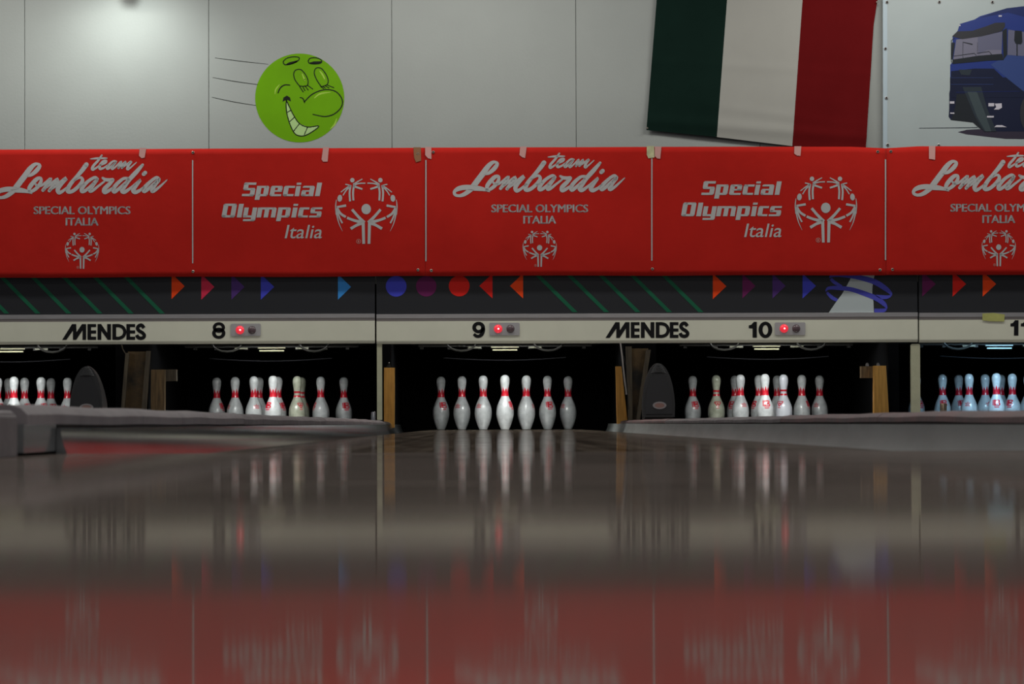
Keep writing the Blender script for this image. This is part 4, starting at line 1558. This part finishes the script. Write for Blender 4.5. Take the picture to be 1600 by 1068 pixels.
def on_pin(polys, ang, off=.0011):
    """(arc metres, height metres) polygons wrapped on the pin; angle 0 faces the bowler (-y)"""
    mb = MB()
    for p in polys:
        vs = []
        for u, z in p:
            rr = pr_r(z) + off
            a = ang + u / rr - PI / 2
            vs.append((rr * math.cos(a), rr * math.sin(a), z))
        mb.add(vs, [tuple(range(len(vs)))])
    return mb


mb = MB()      # crown band: ring plus spikes
N = 48
zs = [.2335, .242, .250, .258, .2635]
for k in range(len(zs)):
    for i in range(N):
        a = 2 * PI * i / N
        rr = pr_r(zs[k]) + .0008
        mb.v.append((rr * math.cos(a), rr * math.sin(a), zs[k]))
for k in range(len(zs) - 1):
    for i in range(N):
        mb.f.append((k * N + i, k * N + (i + 1) % N, (k + 1) * N + (i + 1) % N, (k + 1) * N + i))
for s in range(8):
    a0 = 2 * PI * s / 8 - PI / 2
    tall = .293 if s % 2 == 0 else .284
    lv = [(.2625, PI / 8), (.270, PI / 8 * .80), (.280, PI / 8 * .48), (tall + .004, 0.02)]
    for (z0, h0), (z1, h1) in zip(lv, lv[1:]):
        r0_, r1_ = pr_r(z0) + .0009, pr_r(z1) + .0009
        b = len(mb.v)
        for (rr, h, z) in ((r0_, -h0, z0), (r0_, 0, z0), (r0_, h0, z0), (r1_, h1, z1), (r1_, 0, z1), (r1_, -h1, z1)):
            mb.v.append((rr * math.cos(a0 + h), rr * math.sin(a0 + h), z))
        mb.f += [(b, b + 1, b + 4, b + 5), (b + 1, b + 2, b + 3, b + 4)]
CROWN = mesh_of(mb, 'crown_band', M['pin_red'])
mb = MB()
for z0, z1 in ((.2335, .246), (.262, .2745)):
    zs = [z0, (z0 + z1) / 2, z1]
    b = len(mb.v)
    for z in zs:
        for i in range(N):
            a = 2 * PI * i / N
            rr = pr_r(z) + .0008
            mb.v.append((rr * math.cos(a), rr * math.sin(a), z))
    for k in range(2):
        for i in range(N):
            mb.f.append((b + k * N + i, b + k * N + (i + 1) % N, b + (k + 1) * N + (i + 1) % N, b + (k + 1) * N + i))
STRIPES = mesh_of(mb, 'neck_stripes', M['pin_red'])


def bshape():
    """bold B emblem with a shadow bar and a short word under it"""
    o = []
    for a in (rect(-.026, .156, -.0195, .196), rect(-.0165, .154, -.002, .197)):
        o.append(a)
    for (z0, z1, xr_) in ((.1765, .197, .023), (.154, .1755, .026)):
        zc = (z0 + z1) / 2
        o.append(rect(-.006, z1 - .0066, xr_ - .008, z1))
        o.append(rect(-.006, z0, xr_ - .008, z0 + .0066))
        for k in range(6):
            a0, a1 = -PI / 2 + PI * k / 6, -PI / 2 + PI * (k + 1) / 6
            h = (z1 - z0) / 2
            cx = xr_ - .008
            o.append([(cx + h * math.cos(a0), zc + h * math.sin(a0)), (cx + h * math.cos(a1), zc + h * math.sin(a1)),
                      (cx + (h - .010) * math.cos(a1), zc + (h - .0068) * math.sin(a1)), (cx + (h - .010) * math.cos(a0), zc + (h - .0068) * math.sin(a0))])
    o.append(rect(-.014, .142, .020, .148))
    return o


def split_wide(pl):
    """cut into 5 mm cells so that the print follows the curved pin"""
    return [[(x / 1000, z / 1000) for x, z in p] for p in gridded([[(x * 1000, z * 1000) for x, z in p] for p in pl], 5.0)]


BMESH = mesh_of(on_pin(split_wide(bshape()), 0), 'emblem', M['pin_red'], False)
LINES = mesh_of(on_pin(split_wide([rect(-.021, .1715, .021, .1755), rect(-.016, .163, .018, .1665), rect(-.020, .154, .020, .158), [(-.004, .178), (.004, .178), (0, .188)]]), PI), 'emblem', M['pin_red'], False)
DIA = mesh_of(on_pin(split_wide([rect(-.022, .188, .022, .193)] + [[(-.027, .187), (-.018, .187), (.001, .160), (0, .154), (-.004, .157)], [(.027, .187), (.018, .187), (-.001, .160), (0, .154), (.004, .157)],
                         [(-.016, .187), (.016, .187), (.003, .163), (-.003, .163)]][:2] + [disc(0, .177, .007, .007, 12), rect(-.012, .145, .012, .149)]), 0), 'emblem', M['pin_red'], False)
BASE_mb = MB()
BASE_mb.lathe([(.0262, .0005), (.0285, .003)], 28)
BASEM = mesh_of(BASE_mb, 'pin_base', M['pin_base'])


def make_pin(kind):
    r = root('bowling_pin', (0, 0, 0))
    col = {'c': 'pin', 's': 'pin_old', 'n': 'pin_new', 'g': 'pin'}[kind]
    link('pin_body', BODY[col], r)
    if kind in 'cg':
        link('crown_band', CROWN, r)
        link('emblem', BMESH, r)
        link('emblem', LINES, r)
    else:
        link('neck_stripes', STRIPES, r)
        link('emblem', DIA, r)
    link('pin_base', BASEM, r)
    return r


protos = {}


def place_pin(kind, x, y, rot, label, group):
    if kind not in protos:
        r = protos[kind] = make_pin(kind)
    else:
        src = protos[kind]
        r = src.copy()
        COL.objects.link(r)
        for ch in src.children:
            c = ch.copy()
            c.parent = r
            COL.objects.link(c)
    r.location = (x, y, 0.0006)
    r.rotation_euler = (0, 0, rot)
    tag(r, label, 'bowling pin', group)


ROWD = [0, .264, .528, .792]
SPOT = {1: (0, 0), 2: (-.1524, 1), 3: (.1524, 1), 4: (-.3048, 2), 5: (0, 2), 6: (.3048, 2), 7: (-.4572, 3), 8: (-.1524, 3), 9: (.1524, 3), 10: (.4572, 3)}
POSN = {1: 'foremost', 2: 'left of the second row', 3: 'right of the second row', 4: 'left of the third row', 5: 'middle of the third row',
        6: 'right of the third row', 7: 'leftmost of the back row', 8: 'second from left in the back row', 9: 'second from right in the back row', 10: 'rightmost of the back row'}
ANG = {9: {7: 20, 4: 145, 2: 143, 1: 62, 3: 245, 6: 15, 10: 130, 5: 90, 8: 200, 9: 90},
       8: {7: 60, 4: 120, 2: 205, 1: -42, 5: 52, 3: 32, 9: 80, 6: -72, 10: 20, 8: 120},
       10: {7: 20, 4: 8, 8: -40, 2: 205, 5: -58, 1: 5, 9: 100, 3: -38, 6: 65, 10: 145},
       11: {7: 30, 4: 0, 8: 15, 2: 160, 5: 200, 1: -10, 9: 100, 3: -35, 6: 10, 10: 60},
       7: {1: 140, 2: 30, 3: 40, 4: 80, 5: 40, 6: 160, 7: 30, 8: 100, 9: 30, 10: 20}}
KIND = {(8, 3): 's', (8, 9): 's', (10, 4): 's', (10, 3): 'n'}
WHERE = {7: 'at the far left', 8: 'left of the middle lane', 9: 'on the middle lane', 10: 'right of the middle lane', 11: 'in the blue-lit set'}
for n in (7, 8, 9, 10, 11):
    for k in range(1, 11):
        dx, row = SPOT[k]
        kd = KIND.get((n, k), 'c')
        look = {'c': 'red-crowned white pin', 's': 'red-striped yellowed pin', 'n': 'red-striped bright white pin'}[kd]
        place_pin(kd, LANES[n] + dx, YH + ROWD[row], math.radians(ANG[n].get(k, 0)), '%s, %s %s' % (look, POSN[k], WHERE[n]), 'bowling pins ' + WHERE[n])
